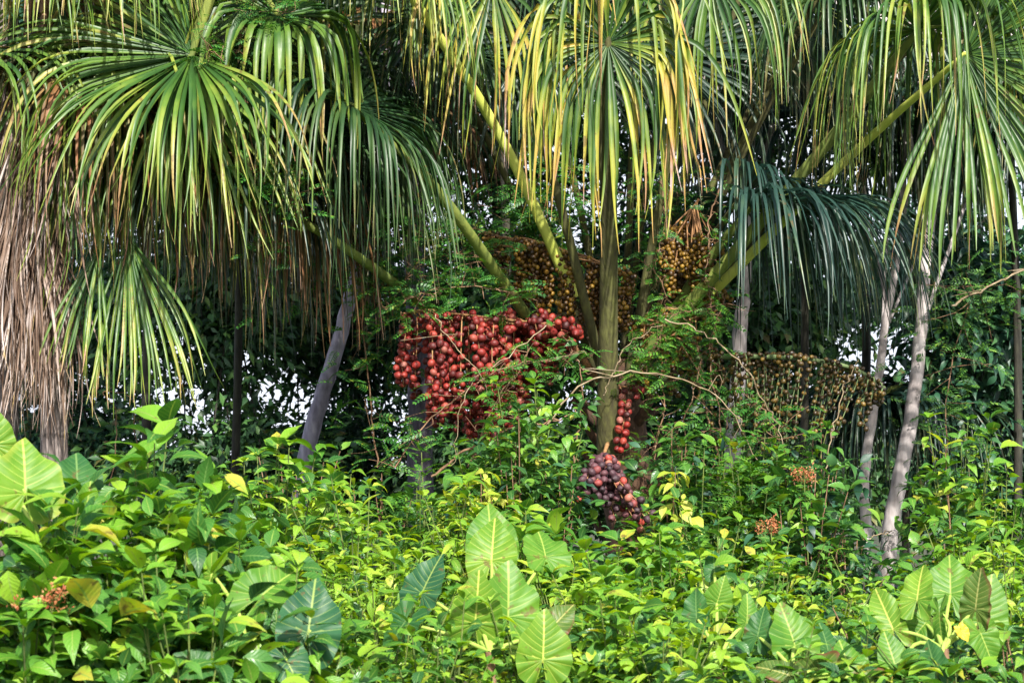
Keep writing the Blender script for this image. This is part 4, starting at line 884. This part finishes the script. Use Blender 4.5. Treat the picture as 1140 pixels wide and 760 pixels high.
aroid('heart leaved plant at lower left with pale stalks and a bluish arrow leaf', (276, 735, 8.2), [
    (300, 655, 8.2, 100, 28, (-.2, .35, .9), 'aroid', .85), (345, 690, 8.0, 112, 8, (.25, .2, .9), 'aroid_blue', .8), (255, 650, 8.4, 70, 5, (-.3, .3, .9), 'aroid_dark', .8),
    (232, 650, 8.2, 84, 178, (-.7, .2, .6), 'aroid_yellow', .36), (200, 690, 8.1, 80, 200, (-.2, .5, .8), 'aroid_dark', .8), (322, 740, 7.9, 80, 160, (.2, .5, .8), 'aroid_blue', .8), (225, 740, 7.9, 70, 80, (.1, .6, .7), 'aroid_dark', .7)], cat='aroid plant')
aroid('heart leaved plant in the bottom centre with upright fan of clear yellow veins', (545, 725, 9.2), [
    (548, 612, 9.5, 92, 2, (0, .25, .95), 'aroid_yellow', .74), (547, 600, 9.7, 90, -2, (.1, .3, .9), 'aroid', .8), (530, 682, 9.1, 96, -8, (-.1, .2, .95), 'aroid_yellow', .8), (566, 672, 9.25, 112, 10, (.3, .3, .9), 'aroid', .78),
    (605, 722, 9.0, 92, 4, (.15, .3, .9), 'aroid_yellow', .95), (606, 612, 9.7, 74, 12, (.1, .55, .8), 'aroid', .95), (474, 650, 9.4, 84, 18, (-.5, .3, .8), 'aroid_blue', .72), (445, 700, 9.3, 74, 215, (-.3, .5, .8), 'aroid_dark', .8), (620, 692, 9.3, 66, 40, (.3, .5, .7), 'aroid_brown', .7)], cat='aroid plant')
aroid('heart leaved plant at the lower right with a yellow dying leaf in its heart', (1050, 722, 9.1), [
    (1022, 658, 9.2, 78, -8, (-.25, .2, .9), 'aroid_yellow', .66), (1058, 650, 9.4, 86, 4, (0, .25, .95), 'aroid', .86), (1087, 668, 9.0, 76, 18, (-.45, .1, .85), 'aroid_brown', .6), (1100, 680, 9.4, 92, 4, (.35, .2, .85), 'aroid', .66),
    (1095, 712, 9.0, 66, 168, (.3, .1, .9), 'aroid', .75), (1026, 698, 9.3, 56, 215, (-.2, .4, .8), 'aroid', .8), (1040, 740, 8.9, 72, -22, (-.4, .2, .8), 'aroid_dark', .6), (1046, 690, 9.05, 66, 168, (-.8, .1, .5), 'aroid', .34),
    (1072, 704, 8.95, 24, 150, (.3, .2, .9), 'yellow_leaf', .8), (990, 690, 9.2, 84, -28, (-.3, .3, .9), 'aroid_yellow', .5), (995, 735, 9.0, 76, -6, (.3, .2, .9), 'aroid', .7)], cat='aroid plant')
aroid('heart leaved plant at the bottom right of centre with browning lower leaves', (890, 758, 9.0), [
    (882, 708, 9.2, 84, -14, (.1, .3, .9), 'aroid', .85), (905, 745, 9.0, 70, -100, (.1, .5, .8), 'aroid_brown', .6), (870, 748, 8.9, 62, -60, (-.2, .5, .8), 'aroid_brown', .6), (945, 742, 9.0, 80, -10, (.2, .35, .9), 'aroid', .8),
    (920, 715, 9.3, 64, 10, (.5, .3, .7), 'aroid_dark', .5), (845, 700, 9.3, 60, 10, (-.4, .3, .8), 'aroid_dark', .7), (980, 755, 8.9, 60, 60, (.2, .6, .7), 'aroid_brown', .7)], cat='aroid plant')
aroid('smaller heart leaved plant left of the browning one, at the bottom', (800, 745, 9.4), [
    (800, 665, 9.8, 52, 6, (0, .3, .9), 'aroid', .8), (775, 680, 9.7, 58, -14, (-.3, .3, .9), 'aroid_dark', .75), (832, 685, 9.6, 60, 10, (.3, .3, .9), 'aroid', .6), (765, 740, 9.2, 66, -20, (-.3, .4, .8), 'aroid', .8),
    (735, 730, 9.2, 50, 30, (.1, .5, .8), 'aroid_dark', .8), (795, 630, 10.4, 44, 5, (0, .3, .9), 'aroid_dark', .7)], cat='aroid plant')
# little red flower heads above the right hand shrubs
def flowerhead(px, py, Y, label):
    c = P(px, py, Y); root = np.array([c[0], Y, gz(c[0], Y)]); t = thing('flowering_weed', label, 'flower', root); g = Geo(); tube(g, spline([root, (root+c)/2 + np.array([.02, 0, 0]), c], 8), .004, 5)
    lg = Geo(); hd = Geo()
    for k in range(9):
        q = c + np.array([rng.normal(0, .04), rng.normal(0, .03), rng.uniform(-.035, .035)]); tube(g, spline([c - UP*.05, (c+q)/2 - UP*.01, q], 5), .0016, 4)
        N = 24; p2 = q + rng.normal(0, .015, (N, 3)); scatter(hd, T_small, p2, norm(rng.normal(0, 1, (N, 3)) + UP*.5), norm(rng.normal(0, 1, (N, 3)) - np.array([0, 1, 0])), .019)
    N = 26; zz = rng.uniform(.45, .95, N)[:, None]; p3 = root*(1-zz) + c*zz; az = rng.uniform(0, 6.28, N); d = np.stack([np.cos(az), np.sin(az), np.full(N, .3)], -1)
    scatter(lg, T_broad, p3, norm(d), norm(UP + rng.normal(0, .3, (N, 3)) - np.array([0, .3, 0])), .11)
    g.build('stem', 'stem', t, root); lg.build('foliage', 'glossy', t, root); hd.build('flower_head', 'rustflower', t, root)
M['rustflower'] = leafmat('rust_red_flower', [(.0, G(.28,.06,.02)), (.5, G(.40,.14,.05)), (1., G(.42,.24,.1))], .6, .2)
flowerhead(895, 528, 12.4, 'rusty flower head, upper and larger of the two at right')
flowerhead(858, 585, 12.0, 'rusty flower head, lower and smaller of the two at right')
flowerhead(58, 668, 7.9, 'red tipped flower sprig at the lower left')

# repeats of a kind share a group
GR = {'shrub': 'shrubs of the undergrowth', 'aroid plant': 'heart leaved plants in the foreground', 'vine': 'vines climbing among the palms', 'tree': 'forest trees', 'palm': 'fan palms', 'stem': 'bare thin stems', 'branch': 'dead branches', 'sapling': 'pale young saplings', 'flower': 'flowering weeds'}
for o in S.objects:
    if o.parent is None and o.get('category') in GR: o['group'] = GR[o['category']]
